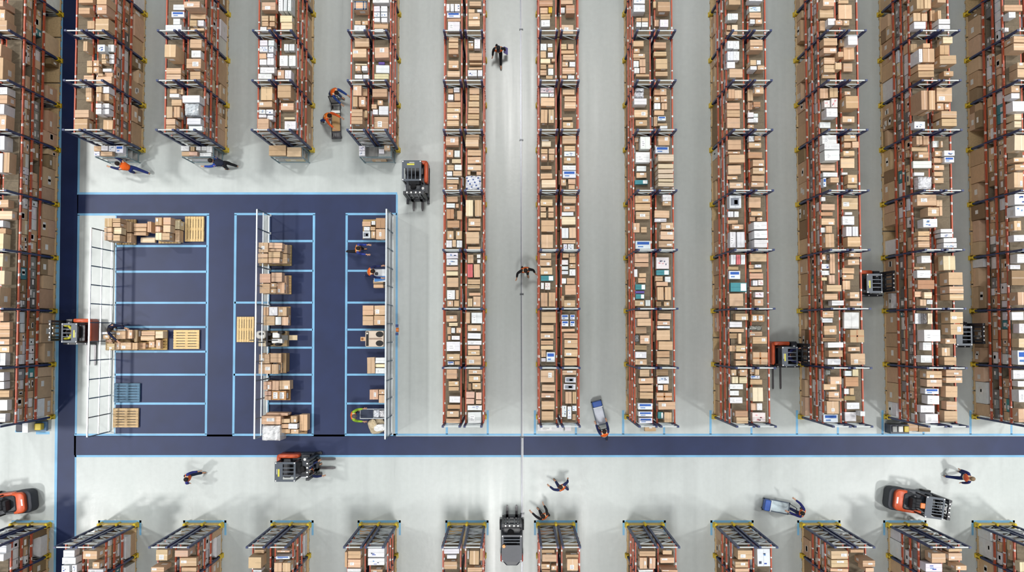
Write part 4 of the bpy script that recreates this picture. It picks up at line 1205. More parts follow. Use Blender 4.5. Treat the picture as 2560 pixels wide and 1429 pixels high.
# paper sacks in the last bay beside the right fence
def sack(px, py, w, d, h, z0, col, rot, label):
    c = W(px, py, z0 + h)
    b = MB(); r = random.Random(int(px + py))
    nu, nv = 16, 8
    for j in range(nv + 1):
        t = PI * j / nv - PI / 2
        for i in range(nu):
            q = 2 * PI * i / nu
            e = .55
            cc = lambda v: math.copysign(abs(v) ** e, v)
            b.v.append((w / 2 * cc(math.cos(t)) * cc(math.cos(q)) + r.gauss(0, .012), d / 2 * cc(math.cos(t)) * cc(math.sin(q)) + r.gauss(0, .012), h / 2 + h / 2 * cc(math.sin(t)) + r.gauss(0, .012)))
    for j in range(nv):
        for i in range(nu):
            a = j * nu + i; e_ = j * nu + (i + 1) % nu
            b.f.append((a, e_, e_ + nu, a + nu)); b.c.append(mul(col, .93 + .1 * r.random()))
    o = b.build('paper_sack', 'carton')
    o.location = (c.x, c.y, z0); o.rotation_euler = (0, 0, rot)
    tag(o, label, 'sack', 'paper sacks by the right fence')


sack(941, 1064, .75, .7, .3, .005, lin(196, 180, 152), .3, 'wide crumpled beige paper sack lying under the white roll')
sack(931, 1060, .34, .42, .22, .31, lin(214, 196, 164), .5, 'small open tan paper sack on the crumpled beige sack')
sack(948, 1069, .5, .3, .24, .31, lin(240, 240, 240), .1, 'plump white sack on top of the beige paper sack')


# ------------------------------------------------------------------ mesh fences
def fence(px, y_top, y_bot, h, label, tops, alpha_mat, top_px):
    """a straight partition along the bay blocks: posts, rails and panels"""
    a, b_ = W(px, y_bot, 0), W(px, y_top, 0)
    x = (a.x + b_.x) / 2
    root = empty('mesh_fence', (x, a.y, 0))
    tag(root, label, 'fence', 'tall mesh fences of the staging area')
    ln = b_.y - a.y
    SIL = lin(205, 212, 216); STEEL = lin(84, 104, 124)
    n = round(ln / .84)
    for nm, z_, w in (('top_rail', h, .06), ('middle_rail', h * .52, .05), ('bottom_rail', .16, .045)):
        m = MB(); m.box(-w / 2, 0, z_ - w, w / 2, ln, z_, SIL); m.build(nm, 'metal', root)
    for i in range(n + 1):
        y = ln * i / n
        m = MB(); m.box(-.022, y - .022, .012, .022, y + .022, h - .085, STEEL); p = m.build('post', 'paint', root)
        f = MB(); f.box(-.07, y - .05, 0, .07, y + .05, .012, SIL); f.build('foot_plate', 'paint', p)
    for i in range(n):
        y0, y1 = ln * i / n + .03, ln * (i + 1) / n - .03
        m = MB()
        m.box(-.004, y0, .2, .004, y1, h - .1, lin(196, 202, 212)); pn = m.build('mesh_panel', alpha_mat, root)
    return root


MATS['mesh_light'] = mat('mesh_light', .5, noise=.04, alpha=.03)
MATS['mesh_mid'] = mat('mesh_mid', .5, noise=.04, alpha=.13)
MATS['mesh_dense'] = mat('mesh_dense', .5, noise=.04, alpha=.48)
fence(279, 583, 1078, 2.42, 'sparse mesh fence on the grey floor strip, nearest the navy walkway', None, 'mesh_light', 221)
fence(671.5, 538, 1083, 2.3, 'middle mesh fence standing over the stacked cartons', None, 'mesh_mid', 637)
fence(981, 538, 1083, 2.4, 'densest mesh fence, along the forklift aisle', None, 'mesh_dense', 964)

# ------------------------------------------------------------------ trucks
BLK = lin(34, 37, 44); DARK = lin(52, 58, 68); SLATE = lin(66, 76, 88); ORG = lin(206, 88, 48); FORK = lin(92, 90, 92); WHT = lin(232, 232, 230)


def rounded(x0, y0, x1, y1, r, n=5, corners=(1, 1, 1, 1)):
    """footprint with rounded corners, counter-clockwise from x1,y0; corners: (x1y0, x1y1, x0y1, x0y0)"""
    pts = []
    for k, (cx, cy, a0) in enumerate(((x1 - r, y0 + r, -PI / 2), (x1 - r, y1 - r, 0), (x0 + r, y1 - r, PI / 2), (x0 + r, y0 + r, PI))):
        if not corners[k]:
            pts.append(((x1, y0), (x1, y1), (x0, y1), (x0, y0))[k]); continue
        for i in range(n + 1):
            q = a0 + PI / 2 * i / n
            pts.append((cx + r * math.cos(q), cy + r * math.sin(q)))
    return pts


def wheel(root, x, y, r, w, axis='x'):
    b = MB(); b.tube((x - w / 2, y, r), (x + w / 2, y, r), r, lin(40, 40, 42), 16)
    o = b.build('wheel', 'rubber', root)
    h = MB(); h.tube((x - w / 2 - .006, y, r), (x + w / 2 + .006, y, r), r * .5, lin(150, 150, 150), 12); h.build('hub', 'metal', o)


def forks(root, xs, y0, y1, z=.07):
    for x in xs:
        b = MB()
        b.box(x - .055, y0 - .05, z, x + .055, y0, .75, FORK)
        pts = [(x - .055, y0), (x + .055, y0), (x + .055, y1 - .12), (x + .03, y1), (x - .03, y1), (x - .055, y1 - .12)]
        b.prism(pts, z, z + .045, FORK, .008)
        b.build('fork', 'metal', root)


def mast(root, y, hw, h, z0=.1):
    b = MB()
    for s in (-1, 1):
        b.box(s * hw - .05, y - .07, z0, s * hw + .05, y + .07, h, BLK)
        b.box(s * (hw - .12) - .035, y - .03, z0, s * (hw - .12) + .035, y + .09, h - .05, DARK)
    for z in (h - .1, h * .55, .45):
        b.box(-hw, y - .05, z - .05, hw, y + .05, z + .05, BLK)
    b.build('mast', 'paint', root)
    for s in (-1, 1):
        c = MB(); c.tube((s * .12, y + .02, z0 + .1), (s * .12, y + .02, h - .3), .04, lin(150, 154, 158), 10); c.build('lift_cylinder', 'metal', root)
    c = MB(); c.box(-hw * .9, y + .09, .3, hw * .9, y + .14, .75, BLK); c.build('fork_carriage', 'paint', root)
    c = MB()
    for s in (-.7, -.25, .25, .7):
        c = MB(); c.box(s * hw - .03, y - .045, h, s * hw + .03, y + .03, h + .012, WHT); c.build('bolt_cap', 'paint', root)


def guard(root, x0, y0, x1, y1, z, open_from, nbars, along_y=True, plate=SLATE):
    """overhead guard: four pillars, a plate and a barred opening"""
    b = MB()
    t = .05
    ym = y0 + (y1 - y0) * open_from
    b.box(x0, y0, z - t, x1, ym, z, plate)                      # solid part
    b.box(x0, ym, z - t, x0 + .09, y1, z, plate); b.box(x1 - .09, ym, z - t, x1, y1, z, plate); b.box(x0 + .09, y1 - .08, z - t, x1 - .09, y1, z, plate)
    for i in range(nbars):
        if along_y:
            x = x0 + .09 + (x1 - x0 - .18) * (i + 1) / (nbars + 1)
            b.box(x - .014, ym, z - .045, x + .014, y1 - .08, z - .008, lin(96, 106, 118))
        else:
            y = ym + (y1 - .08 - ym) * (i + 1) / (nbars + 1)
            b.box(x0 + .09, y - .014, z - .045, x1 - .09, y + .014, z - .008, lin(96, 106, 118))
    g = b.build('overhead_guard', 'paint', root)
    for x in (x0 + .04, x1 - .04):
        for y in (y0 + .05, y1 - .05):
            c = MB(); c.bar((x, y, .85), (x, y, z - t), .06, .06, BLK); c.build('pillar', 'paint', g)
            d = MB(); d.tube((x, y, z), (x, y, z + .02), .03, WHT, 8); d.build('bolt_cap', 'paint', g)
    return g


def reach_truck(px, py, heading, label, mirror=False, sticker=True, side=None, tip=1.45):
    """reach truck; local +y is the fork direction, the orange cover wraps the rear and one side"""
    m = -1 if mirror else 1
    c = W(px, py, 0)
    root = empty('reach_truck', (c.x, c.y, 0), heading)
    X = lambda a, b_: (min(a * m, b_ * m), max(a * m, b_ * m))
    b = MB(); b.prism(rounded(-.53, -.76, .53, .74, .16, corners=(1, 0, 0, 1)), .1, .62, DARK, .04); b.build('chassis', 'paint', root)
    # orange cover: rear strip and right side
    b = MB()
    x0, x1 = X(.36, .53)
    b.prism(rounded(x0, -.78, x1, .18, .08), .2, 1.12, ORG, .07)
    b.build('side_cover', 'plastic', root, True)
    b = MB(); b.prism(rounded(-.5, -.84, .5, -.66, .09), .2, 1.0, ORG, .06); b.build('rear_cover', 'plastic', root, True)
    x0, x1 = X(-.5, .34)
    b = MB(); b.prism(rounded(x0, -.52, x1, -.2, .05), .62, 1.05, BLK, .04); b.build('battery_lid', 'plastic', root)
    # cab
    x0, x1 = X(-.36, .2)
    b = MB(); b.prism(rounded(x0 + .03, -.2, x1, .25, .08), .62, .86, lin(26, 28, 34), .05); b.prism(rounded(x0 + .03, -.3, x1, -.18, .05), .8, 1.3, lin(26, 28, 34), .05)
    b.build('seat', 'rubber', root)
    x0, x1 = X(-.4, .5)
    b = MB(); b.box(x0, .28, .62, x1, .62, 1.0, BLK); b.box(x0 + .1, .34, 1.0, x1 - .25, .56, 1.06, DARK); b.build('console', 'plastic', root)
    b = MB(); b.tube((-.12 * m, .38, 1.06), (-.12 * m, .32, 1.16), .13, lin(30, 30, 32), 14); b.build('steering_wheel', 'rubber', root)
    x0, x1 = X(-.52, .32)
    guard(root, x0, -.66, x1, .24, 2.1, .38, 3)
    b = MB(); b.tube((.3 * m, .42, 1.0), (.3 * m, .42, 1.08), .06, lin(230, 230, 228), 10); b.build('work_lamp', 'plastic', root)
    if sticker:
        x0, x1 = X(-.3, .02)
        b = MB(); b.box(x0, -.52, 2.101, x1, -.45, 2.106, lin(214, 206, 60)); b.build('warning_sticker', 'paint', root)
        b = MB(); b.box(x0, -.58, 2.101, x1 - .1, -.55, 2.106, lin(200, 200, 196)); b.build('name_strip', 'paint', root)
    b = MB(); x0, x1 = X(-.5, -.44); b.bar((-.5 * m, .1, .9), (-.5 * m, .55, .9), .04, .04, lin(180, 182, 186)); b.build('grab_rail', 'metal', root)
    wheel(root, 0, -.42, .16, .12)
    if side is None:
        mast(root, .78, .40, 2.25)
        for s in (-1, 1):
            b = MB(); b.box(s * .47 - .05, .6, .06, s * .47 + .05, 1.0, .2, BLK); b.build('support_leg', 'paint', root)
            wheel(root, s * .47, .92, .09, .1)
        forks(root, (-.2, .2), .92, tip)
    else:
        # forks turned to one side of the truck
        sg, ya, yb, reach = side
        mast(root, .82, .40, 2.25)
        for s in (-1, 1): wheel(root, s * .46, .6, .14, .1)
        b = MB(); x0, x1 = sorted((sg * .54, sg * .62)); b.box(x0, -.72, .12, x1, .8, .95, BLK); b.build('fork_carriage', 'paint', root)
        for i in range(3):
            c_ = MB(); c_.tube((sg * .58, -.5 + .5 * i, .95), (sg * .58, -.5 + .5 * i, .97), .03, WHT, 8); c_.build('bolt_cap', 'paint', root)
        if reach:
            for y in (ya, yb):
                q = MB(); x0, x1 = sorted((sg * .62, sg * (.62 + reach)))
                q.prism(rounded(x0, y - .055, x1, y + .055, .05), .07, .115, FORK, .008); q.build('fork', 'metal', root)
    tag(root, label, 'forklift')
    return root


def counter_truck(px, py, heading, label, look, tip=1.7):
    """counterbalance truck; local +y is the fork direction"""
    c = W(px, py, 0)
    root = empty('counterbalance_truck', (c.x, c.y, 0), heading)
    b = MB(); b.prism(rounded(-.48, -.95, .48, .72, .12), .14, .6, DARK, .04); b.build('chassis', 'paint', root)
    if look == 'orange':
        b = MB(); b.prism(rounded(-.5, -1.28, .5, -.6, .24, corners=(1, 0, 0, 1)), .15, .78, lin(50, 54, 62), .06); b.build('counterweight', 'rubber', root)
        b = MB(); b.prism(rounded(-.46, -1.08, .46, -.55, .22, corners=(1, 0, 0, 1)), .6, 1.02, ORG, .07); b.build('rear_cover', 'plastic', root, True)
        b = MB(); b.prism(rounded(.34, -.7, .49, .2, .06), .5, .92, ORG, .05); b.build('side_cover', 'plastic', root, True)
        b = MB(); b.box(-.13, -1.0, 1.021, .15, -.93, 1.026, WHT); b.build('name_strip', 'paint', root)
    else:
        b = MB(); b.prism([(-.44, -.9), (-.24, -1.12), (.24, -1.12), (.44, -.9), (.44, -.5), (-.44, -.5)], .15, 1.0, lin(48, 54, 66), .06); b.build('counterweight', 'plastic', root)
        for s in (-1, 1):
            b = MB(); b.prism(rounded(s * .42 - .08, -.98, s * .42 + .08, -.68, .06), .3, .92, lin(206, 74, 56), .04); b.build('tail_cover', 'plastic', root, True)
    b = MB(); b.prism(rounded(-.36, -.72, .36, -.12, .12), .6, 1.08, lin(44, 47, 54), .06); b.build('engine_hood', 'plastic', root)
    b = MB(); b.prism(rounded(-.22, -.4, .22, .05, .08), 1.08, 1.18, lin(30, 32, 38), .04); b.prism(rounded(-.22, -.52, .22, -.38, .05), 1.08, 1.55, lin(30, 32, 38), .04); b.build('seat', 'rubber', root)
    b = MB(); b.box(-.4, .4, .6, .4, .62, 1.15, BLK); b.build('console', 'plastic', root)
    b = MB(); b.tube((-.05, .36, 1.2), (-.05, .28, 1.3), .15, lin(30, 30, 32), 14); b.build('steering_wheel', 'rubber', root)
    if look == 'orange':
        guard(root, -.46, -.16, .46, .66, 2.05, .36, 5)
        b = MB(); b.prism(rounded(-.13, -.36, .10, -.16, .03), 1.97, 2.04, lin(232, 118, 34), .02); b.build('roof_marker', 'plastic', root)
    else:
        guard(root, -.44, -.72, .44, .42, 2.05, .62, 2, along_y=False, plate=lin(70, 74, 84))
        b = MB(); b.tube((-.34, -.04, 2.05), (-.34, -.04, 2.17), .07, lin(238, 160, 54), 12); b.build('beacon', 'plastic', root)
    mast(root, .84, .38, 2.15)
    for s in (-1, 1):
        wheel(root, s * .46, .52, .24, .16); wheel(root, s * .42, -.72, .2, .14)
    forks(root, (-.21, .21), .98, tip)
    tag(root, label, 'forklift')
    return root


D = math.radians
# heading: rotation of the fork direction from picture-up, counter-clockwise
reach_truck(1046, 456, D(180), 'black and orange forklift with bare forks beside the fourth rack row, facing the navy lane', mirror=True, tip=1.32)
T_OUT = reach_truck(216, 826, D(90), 'black forklift with red-orange cover parked across the navy walkway by the sparse fence', side=(-1, -.16, -.6, .95))
reach_truck(751, 1157, D(-90), 'black and orange forklift below the cross lane with a worker beside its forks', mirror=True, tip=1.6)
counter_truck(29, 1253, D(97), 'dark forklift with orange counterweight half out of the picture beside the walkway', 'orange')
counter_truck(1279.5, 1337, D(0), 'black forklift with amber beacon between two lower rack rows, forks towards the lane', 'black', tip=1.35)
counter_truck(2275, 1247, D(-98), 'orange and black forklift with slatted roof, tilted beside the lower racks', 'orange')
T_A = reach_truck(2153, 708, D(-90), 'black forklift with orange rear cover, parked against the tenth rack row', mirror=True, side=(1, 0, 0, 0))
T_B = reach_truck(1951, 882, D(-90), 'orange and black forklift with forks turned sideways beside the ninth rack row', mirror=True, side=(1, -.5, -.05, 1.0))
T_C = reach_truck(2367, 833, D(-90), 'all-black forklift half hidden under the boxes of the tenth rack row', mirror=True, sticker=False, side=(1, 0, 0, 0))
for t in (T_OUT, T_A, T_B, T_C): t.scale = (1, .76, 1)


# ------------------------------------------------------------------ carts, benches and machines
def caster(root, x, y, r=.07):
    b = MB(); b.tube((x - .025, y, r), (x + .025, y, r), r, lin(44, 44, 46), 12); b.build('caster', 'rubber', root)


def blue_cart(px, py, heading, ln, wd, label, glassy):
    """low picking cart; local +y points to the blue end"""
    c = W(px, py, 0)
    root = empty('picking_cart', (c.x, c.y, 0), heading)
    hw, hl = wd / 2, ln / 2
    b = MB()
    b.box(-hw, -hl, .2, -hw + .04, hl, .3, lin(78, 92, 108)); b.box(hw - .04, -hl, .2, hw, hl, .3, lin(78, 92, 108)); b.box(-hw, -hl, .2, hw, -hl + .04, .3, lin(78, 92, 108)); b.box(-hw, hl - .04, .2, hw, hl, .3, lin(78, 92, 108))
    b.build('frame', 'paint', root)
    b = MB(); b.box(-hw + .04, -hl + .04, .24, hw - .04, hl - .24, .27, lin(176, 190, 196) if glassy else lin(168, 172, 182)); b.build('platform', 'metal', root)
    b = MB(); b.prism(rounded(-hw + .03, hl - .26, hw - .03, hl - .01, .05), .24, .62, lin(36, 84, 170), .03); b.build('bin', 'plastic', root)
    b = MB(); b.box(-hw + .02, hl - .29, .3, hw - .02, hl - .26, .66, lin(214, 220, 226)); b.build('bin_edge', 'plastic', root)
    b = MB()
    for s in (-1, 1): b.tube((s * hw * .85, -hl + .02, .25), (s * hw * .6, -hl - .12, .95), .018, lin(60, 66, 74))
    b.tube((-hw * .6, -hl - .12, .95), (hw * .6, -hl - .12, .95), .02, lin(60, 66, 74))
    b.build('handle', 'metal', root)
    for x in (-hw + .06, hw - .06):
        for y in (-hl + .08, hl - .08): caster(root, x, y)
    tag(root, label, 'cart', 'blue picking carts')
    return root


blue_cart(1496, 1030, D(14), 1.12, .48, 'blue and grey cart pushed towards the racks by the worker on the lane edge', False)
blue_cart(1936, 1262, D(79), 1.2, .54, 'blue-ended cart with pale glassy platform pulled by a worker above the lower racks', True)

# picking cart with a cardboard sheet between the two workers in the third aisle
c = W(843, 306, 0)
root = empty('platform_cart', (c.x, c.y, 0), D(2))
b = MB()
for x in (-.2, .2): b.box(x - .02, -.8, .24, x + .02, .85, .3, BLK)
for y in (-.8, -.48, .36, .83): b.box(-.2, y - .02, .24, .2, y + .02, .3, BLK)
b.build('frame', 'paint', root)
b = MB(); b.box(-.18, -.46, .3, .18, .33, .33, lin(196, 158, 108)); b.build('cardboard_sheet', 'carton', root)
b = MB(); b.box(-.18, -.78, .25, .18, -.5, .29, lin(40, 42, 48)); b.build('tool_tray', 'plastic', root)
for q in range(4):
    b = MB(); b.tube((-.13 + .08 * q, -.72, .31), (-.1 + .07 * q, -.56, .31), .018, lin(190, 194, 198), 8); b.build('tool', 'metal', root)
b = MB(); b.box(-.2, .36, .3, .2, .48, .34, lin(206, 208, 206)); b.build('scale_plate', 'metal', root)
b = MB()
for x in (-.2, .2): b.tube((x, .83, .3), (x, .98, .98), .02, BLK)
b.tube((-.2, .98, .98), (.2, .98, .98), .02, BLK); b.build('handle', 'paint', root)
for x in (-.18, .18):
    for y in (-.7, .7): caster(root, x, y)
tag(root, 'black cart with a brown cardboard sheet between two workers in the aisle', 'cart')

# packing table by the right fence
c = W(950, 687, .9)
root = empty('packing_table', (c.x, c.y, 0))
b = MB(); b.box(-.27, -.3, .86, .32, .26, .9, lin(226, 230, 232)); b.build('table_top', 'plastic', root)
for x in (-.23, .28):
    for y in (-.26, .22):
        b = MB(); b.box(x - .02, y - .02, 0, x + .02, y + .02, .86, lin(150, 156, 160)); b.build('leg', 'paint', root)
tag(root, 'white packing table between the leaning worker and the right fence', 'table')
b = MB(); b.prism([(-.24, -.3), (.3, -.22), (.3, -.05), (-.24, -.06)], 0, .05, lin(70, 140, 214), .01)
o = b.build('blue_folder', 'plastic'); o.location = (c.x, c.y, .902); tag(o, 'blue folder on the front edge of the white packing table', 'folder')
b = MB(); b.prism(rounded(-.12, .0, .02, .12, .04), 0, .07, lin(52, 56, 66), .02)
o = b.build('hand_scanner', 'plastic'); o.location = (c.x - .1, c.y, .902); tag(o, 'dark hand scanner lying on the white packing table', 'scanner')

# roller cart with film bundles in the last bay by the right fence
c = W(938, 1031, 0)
root = empty('roller_cart', (c.x, c.y, 0))
b = MB()
for y in (-.22, .2): b.box(-.62, y - .018, .42, .58, y + .018, .5, lin(176, 182, 188))
for x in (-.62, -.02, .56): b.box(x, -.22, .42, x + .03, .2, .48, lin(176, 182, 188))
b.build('frame', 'metal', root)
b = MB(); b.box(-.58, -.2, .42, -.04, .18, .46, lin(52, 62, 84)); b.build('platform', 'rubber', root)
b = MB(); b.box(.02, -.2, .42, .55, .18, .46, lin(70, 76, 84)); b.build('platform', 'rubber', root)
for x in (-.55, .5):
    for y in (-.2, .18):
        q = MB(); q.box(x - .02, y - .02, .12, x + .02, y + .02, .42, BLK); q.build('leg', 'paint', root); caster(root, x, y)
tag(root, 'grey roller cart with dark platform in front of the kneeling-height worker, right fence', 'cart')
root['label'] = 'grey roller cart with dark platform in the last bay by the right fence'
for i, (dx, dy, w, d, h, cc, lb) in enumerate(((.14, 0, .26, .34, .2, lin(206, 208, 204), 'grey-white crumpled film bundle on the roller cart'), (.40, .0, .22, .3, .24, lin(240, 240, 236), 'bright white film bundle on the roller cart'))):
    sb = MB(); r_ = random.Random(i)
    wrapped(sb, -w / 2, -d / 2, 0, w / 2, d / 2, h, 's', r_)
    o = sb.build('film_bundle', 'wrap'); o.location = (c.x + dx, c.y + dy, .465); tag(o, lb, 'bundle', 'film bundles on the roller cart')

# wrapping machine under the middle fence and strapping machine by the right fence
c = W(690, 845, 0)
root = empty('wrapping_machine', (c.x, c.y, 0))
IV = lin(226, 222, 212)
b = MB(); b.box(-.62, -.36, .1, .62, .32, .5, lin(186, 160, 120)); b.build('base', 'wood', root)
b = MB(); b.prism(rounded(-.66, -.02, -.22, .34, .14), .5, 1.0, IV, .05); b.build('hood', 'plastic', root, True)
b = MB(); b.prism(rounded(-.6, -.36, -.22, -.06, .05), .5, .8, lin(206, 190, 160), .03); b.build('hood', 'plastic', root, True)
for x, y in ((-.42, .2), (-.08, .18), (-.1, -.24), (.3, -.27), (.42, .27)):
    b = MB(); b.prism([(x + (.12 if abs(x) < .5 else .1) * math.cos(q * PI / 6), y + .07 * math.sin(q * PI / 6)) for q in range(12)], .5, 1.02, lin(30, 28, 30), .02); b.build('spool', 'rubber', root)
b = MB(); b.box(-.19, -.36, .5, -.12, .34, 1.05, lin(34, 34, 38)); b.box(-.95, -.1, .5, .3, -.06, .98, lin(34, 34, 38)); b.build('cross_arm', 'paint', root)
b = MB(); b.prism(rounded(.06, .02, .38, .26, .04), .5, .95, lin(240, 240, 238), .03); b.build('film_tray', 'plastic', root)
b = MB(); b.prism(rounded(.02, -.22, .5, -.02, .04), .5, .92, lin(240, 240, 238), .03); b.build('film_tray', 'plastic', root)
b = MB(); b.box(.45, -.08, .5, .74, .14, .9, lin(66, 66, 64)); b.build('motor_box', 'plastic', root)
b = MB(); b.box(.74, -.08, .55, 1.1, .14, .62, lin(206, 186, 152)); b.build('outfeed', 'carton', root)
for x in (-.56, .56):
    for y in (-.3, .26): caster(root, x, y)
tag(root, 'white and black wrapping machine under the middle fence, below the fourth load', 'machine')

c = W(944, 846, 0)
root = empty('strapping_machine', (c.x, c.y, 0))
b = MB(); b.prism(rounded(-.44, -.36, .38, .36, .07), .12, .82, lin(214, 196, 178), .03); b.build('cabinet', 'plastic', root)
for y in (.2, -.2):
    b = MB(); b.prism([(.2 + .17 * math.cos(q * PI / 9), y + .13 * math.sin(q * PI / 9)) for q in range(18)], .8, .84, lin(28, 27, 28), .01); b.build('reel', 'rubber', root)
b = MB(); b.box(-.4, -.32, .8, -.29, .32, .85, lin(30, 28, 30)); b.build('strap_guide', 'rubber', root)
b = MB(); b.tube((-.345, .24, .85), (-.345, .24, .88), .04, lin(226, 220, 206), 12); b.build('start_button', 'plastic', root)
b = MB(); b.box(-.26, -.03, .82, .3, .03, .845, lin(150, 130, 116)); b.build('slot_cover', 'metal', root)
b = MB(); b.box(-.66, -.1, .62, -.44, .08, .76, lin(206, 168, 130)); b.build('outfeed', 'carton', root)
b = MB(); b.tube((-.58, -.01, .76), (-.58, -.01, .79), .05, lin(140, 88, 56), 10); b.build('tape_core', 'carton', root)
tag(root, 'beige strapping machine with two round black reels by the right fence', 'machine')

# stand-in for an unclear small orange and blue figure at the right fence
c = W(985, 824, 1.3)
root = empty('figure_standin', (c.x + .1, c.y, 1.2))
b = MB(); b.tube((-.02, 0, 0), (.1, 0, 0), .1, lin(220, 122, 54), 14); b.build('orange_disc', 'plastic', root)
for y in (-.18, .18):
    b = MB(); b.box(-.04, y - .06, -.08, .08, y + .06, .08, lin(30, 58, 116)); b.build('bracket', 'plastic', root)
tag(root, 'small orange and blue stand-in for an unclear figure at the right mesh fence', 'reel')


# packing shelves closing the ends of the four short rack rows
def end_bench(row, items, label):
    p = W(ROW_PX[row], 1310)
    x1 = ROW_X[row] + .66; x0 = x1 - 1.42
    y1 = UP_Y[4] - .12; y0 = y1 - .48
    root = empty('packing_shelf', (x0, y0, 0))
    w, d = x1 - x0, y1 - y0
    ST = lin(112, 140, 150)
    H = 1.6
    b = MB()
    for x in (.02, w - .02):
        for y in (.02, d - .02): b.box(x - .02, y - .02, 0, x + .02, y + .02, H, ST)
    for zz in (.25, H - .03):
        for y in (.02, d - .02): b.box(0, y - .015, zz - .03, w, y + .015, zz, ST)
        for x in (.02, w - .02): b.box(x - .015, 0, zz - .03, x + .015, d, zz, ST)
    b.build('frame', 'paint', root)
    for zz in (.28, .9, H - .0):
        b = MB(); b.box(.04, .04, zz - .03, w - .04, d - .04, zz, lin(150, 152, 150)); b.build('shelf_board', 'wood', root)
    tag(root, label, 'shelf', 'packing shelves at the short row ends')
    k = 0
    for (a, e, f, g, h, code, lv) in items:
        o = Bx(); o.code = code; o.rk = STAGE
        o.z0 = (.284, .904, H + .004)[lv]; o.z1 = o.z0 + h
        o.b = [x0 + w * a, x0 + w * e, y0 + d * f, y0 + d * g]
        k += 1
        individual(o, kind_of(code), f"{LOOK[code]} on the packing shelf ending the {ORD[row]} rack row, {ORD[k]} of its boxes", 'box', 'boxes on the packing shelves', srng)


end_bench(1, [(.04, .26, .5, .95, .25, 'b', 2), (.28, .48, .52, .95, .3, 'w', 2), (.52, .72, .45, .95, .3, 'W', 2), (.75, .97, .3, .95, .35, 'U', 2), (.03, .2, .08, .46, .2, 'W', 2), (.27, .62, .05, .4, .3, 'b', 2), (.1, .6, .1, .8, .4, 'w', 0)], 'grey packing shelf with mixed boxes at the end of the first rack row')
end_bench(2, [(.05, .3, .5, .95, .3, 'w', 2), (.33, .45, .5, .9, .25, 'b', 2), (.48, .62, .6, .95, .15, 'w', 2), (.65, .8, .6, .95, .15, 'w', 2), (.82, .98, .4, .95, .2, 'w', 2), (.05, .28, .08, .44, .2, 'b', 2), (.3, .55, .08, .42, .3, 'p', 2), (.6, .95, .05, .36, .15, 'w', 2), (.15, .6, .1, .8, .4, 'W', 0)], 'grey packing shelf crowded with small white parcels, second rack row end')
end_bench(3, [(.0, .52, .08, 1.0, .28, 'b', 2), (.55, .98, .0, .85, .22, 'b', 2), (.3, .9, .1, .8, .35, 'y', 0)], 'grey packing shelf with two brown cartons, third rack row end')
end_bench(4, [(.02, .2, .52, .95, .3, 'W', 2), (.02, .2, .06, .48, .28, 'W', 2), (.62, .78, .3, .7, .15, 'w', 2), (.8, .97, .55, .98, .3, 'l', 2), (.3, .75, .05, .7, .4, 'b', 0)], 'grey packing shelf with dark panel, fourth rack row end')
b = MB(); b.prism(rounded(0, 0, .5, .42, .02), 0, .05, lin(106, 106, 104), .01)
o = b.build('dark_panel', 'plastic'); o.location = (ROW_X[4] + .66 - 1.42 + .32, UP_Y[4] - .57, 1.606); tag(o, 'flat dark grey panel lying on the fourth row packing shelf', 'panel')

# things standing at other rack ends
box_at(1343, 1061, 1408, 1078, .01, .5, 'w', 'white_box', 'long low white box on the floor at the end of the sixth rack row', 'box', None, srng)
box_at(1412, 1061, 1428, 1077, .01, .5, 'w', 'white_box', 'small white box on the floor beside the long low white box', 'box', None, srng)
box_at(1612, 1064, 1640, 1078, .01, .3, 'l', 'cardboard_box', 'single small tan box on the floor at the end of the seventh rack row', 'box', None, srng)
p = W(90, 1064, 0)
root = empty('cleaning_cart', (p.x, p.y, 0))
b = MB(); b.box(-.55, -.2, .12, .6, .22, .3, lin(70, 110, 150)); b.build('base', 'plastic', root)
b = MB(); b.prism(rounded(-.45, -.18, -.15, .18, .04), .3, .95, lin(34, 42, 60), .03); b.build('bin', 'plastic', root)
b = MB(); b.box(-.13, -.2, .3, .12, .22, 1.0, lin(236, 238, 240)); b.build('white_panel', 'plastic', root)
b = MB(); b.prism(rounded(.2, -.14, .5, .16, .05), .3, .6, lin(214, 190, 60), .03); b.build('bucket', 'plastic', root)
for x in (-.48, .52):
    for y in (-.15, .16): caster(root, x, y, .06)
tag(root, 'blue, white and yellow cleaning cart at the end of the outer rack row', 'cart')
p = W(2233, 1068, 0)
root = empty('tool_trolley', (p.x, p.y, 0))
b = MB(); b.box(-.42, -.2, .1, .4, .2, .8, lin(30, 36, 56)); b.build('cabinet', 'plastic', root)
for i in range(3):
    b = MB(); b.prism(rounded(-.36 + i * .26, -.12, -.16 + i * .26, .14, .03), .8, .9, (lin(150, 152, 150), lin(220, 220, 216), lin(206, 180, 60))[i], .02); b.build('tray', 'plastic', root)
for x in (-.36, .34):
    for y in (-.15, .15): caster(root, x, y, .05)
tag(root, 'dark blue tool trolley at the end of the tenth rack row', 'trolley')
box_at(2249, 1062, 2268, 1081, .01, .5, 'w', 'white_box', 'white box on the floor right beside the dark tool trolley', 'box', None, srng)
box_at(2269, 1055, 2295, 1077, .01, .4, 'b', 'cardboard_box', 'tan box on the floor behind the white box, tenth rack row end', 'box', None, srng)
box_at(2297, 1057, 2325, 1079, .01, .4, 'd', 'cardboard_box', 'dull brown box on the floor, last of the tenth row end', 'box', None, srng)

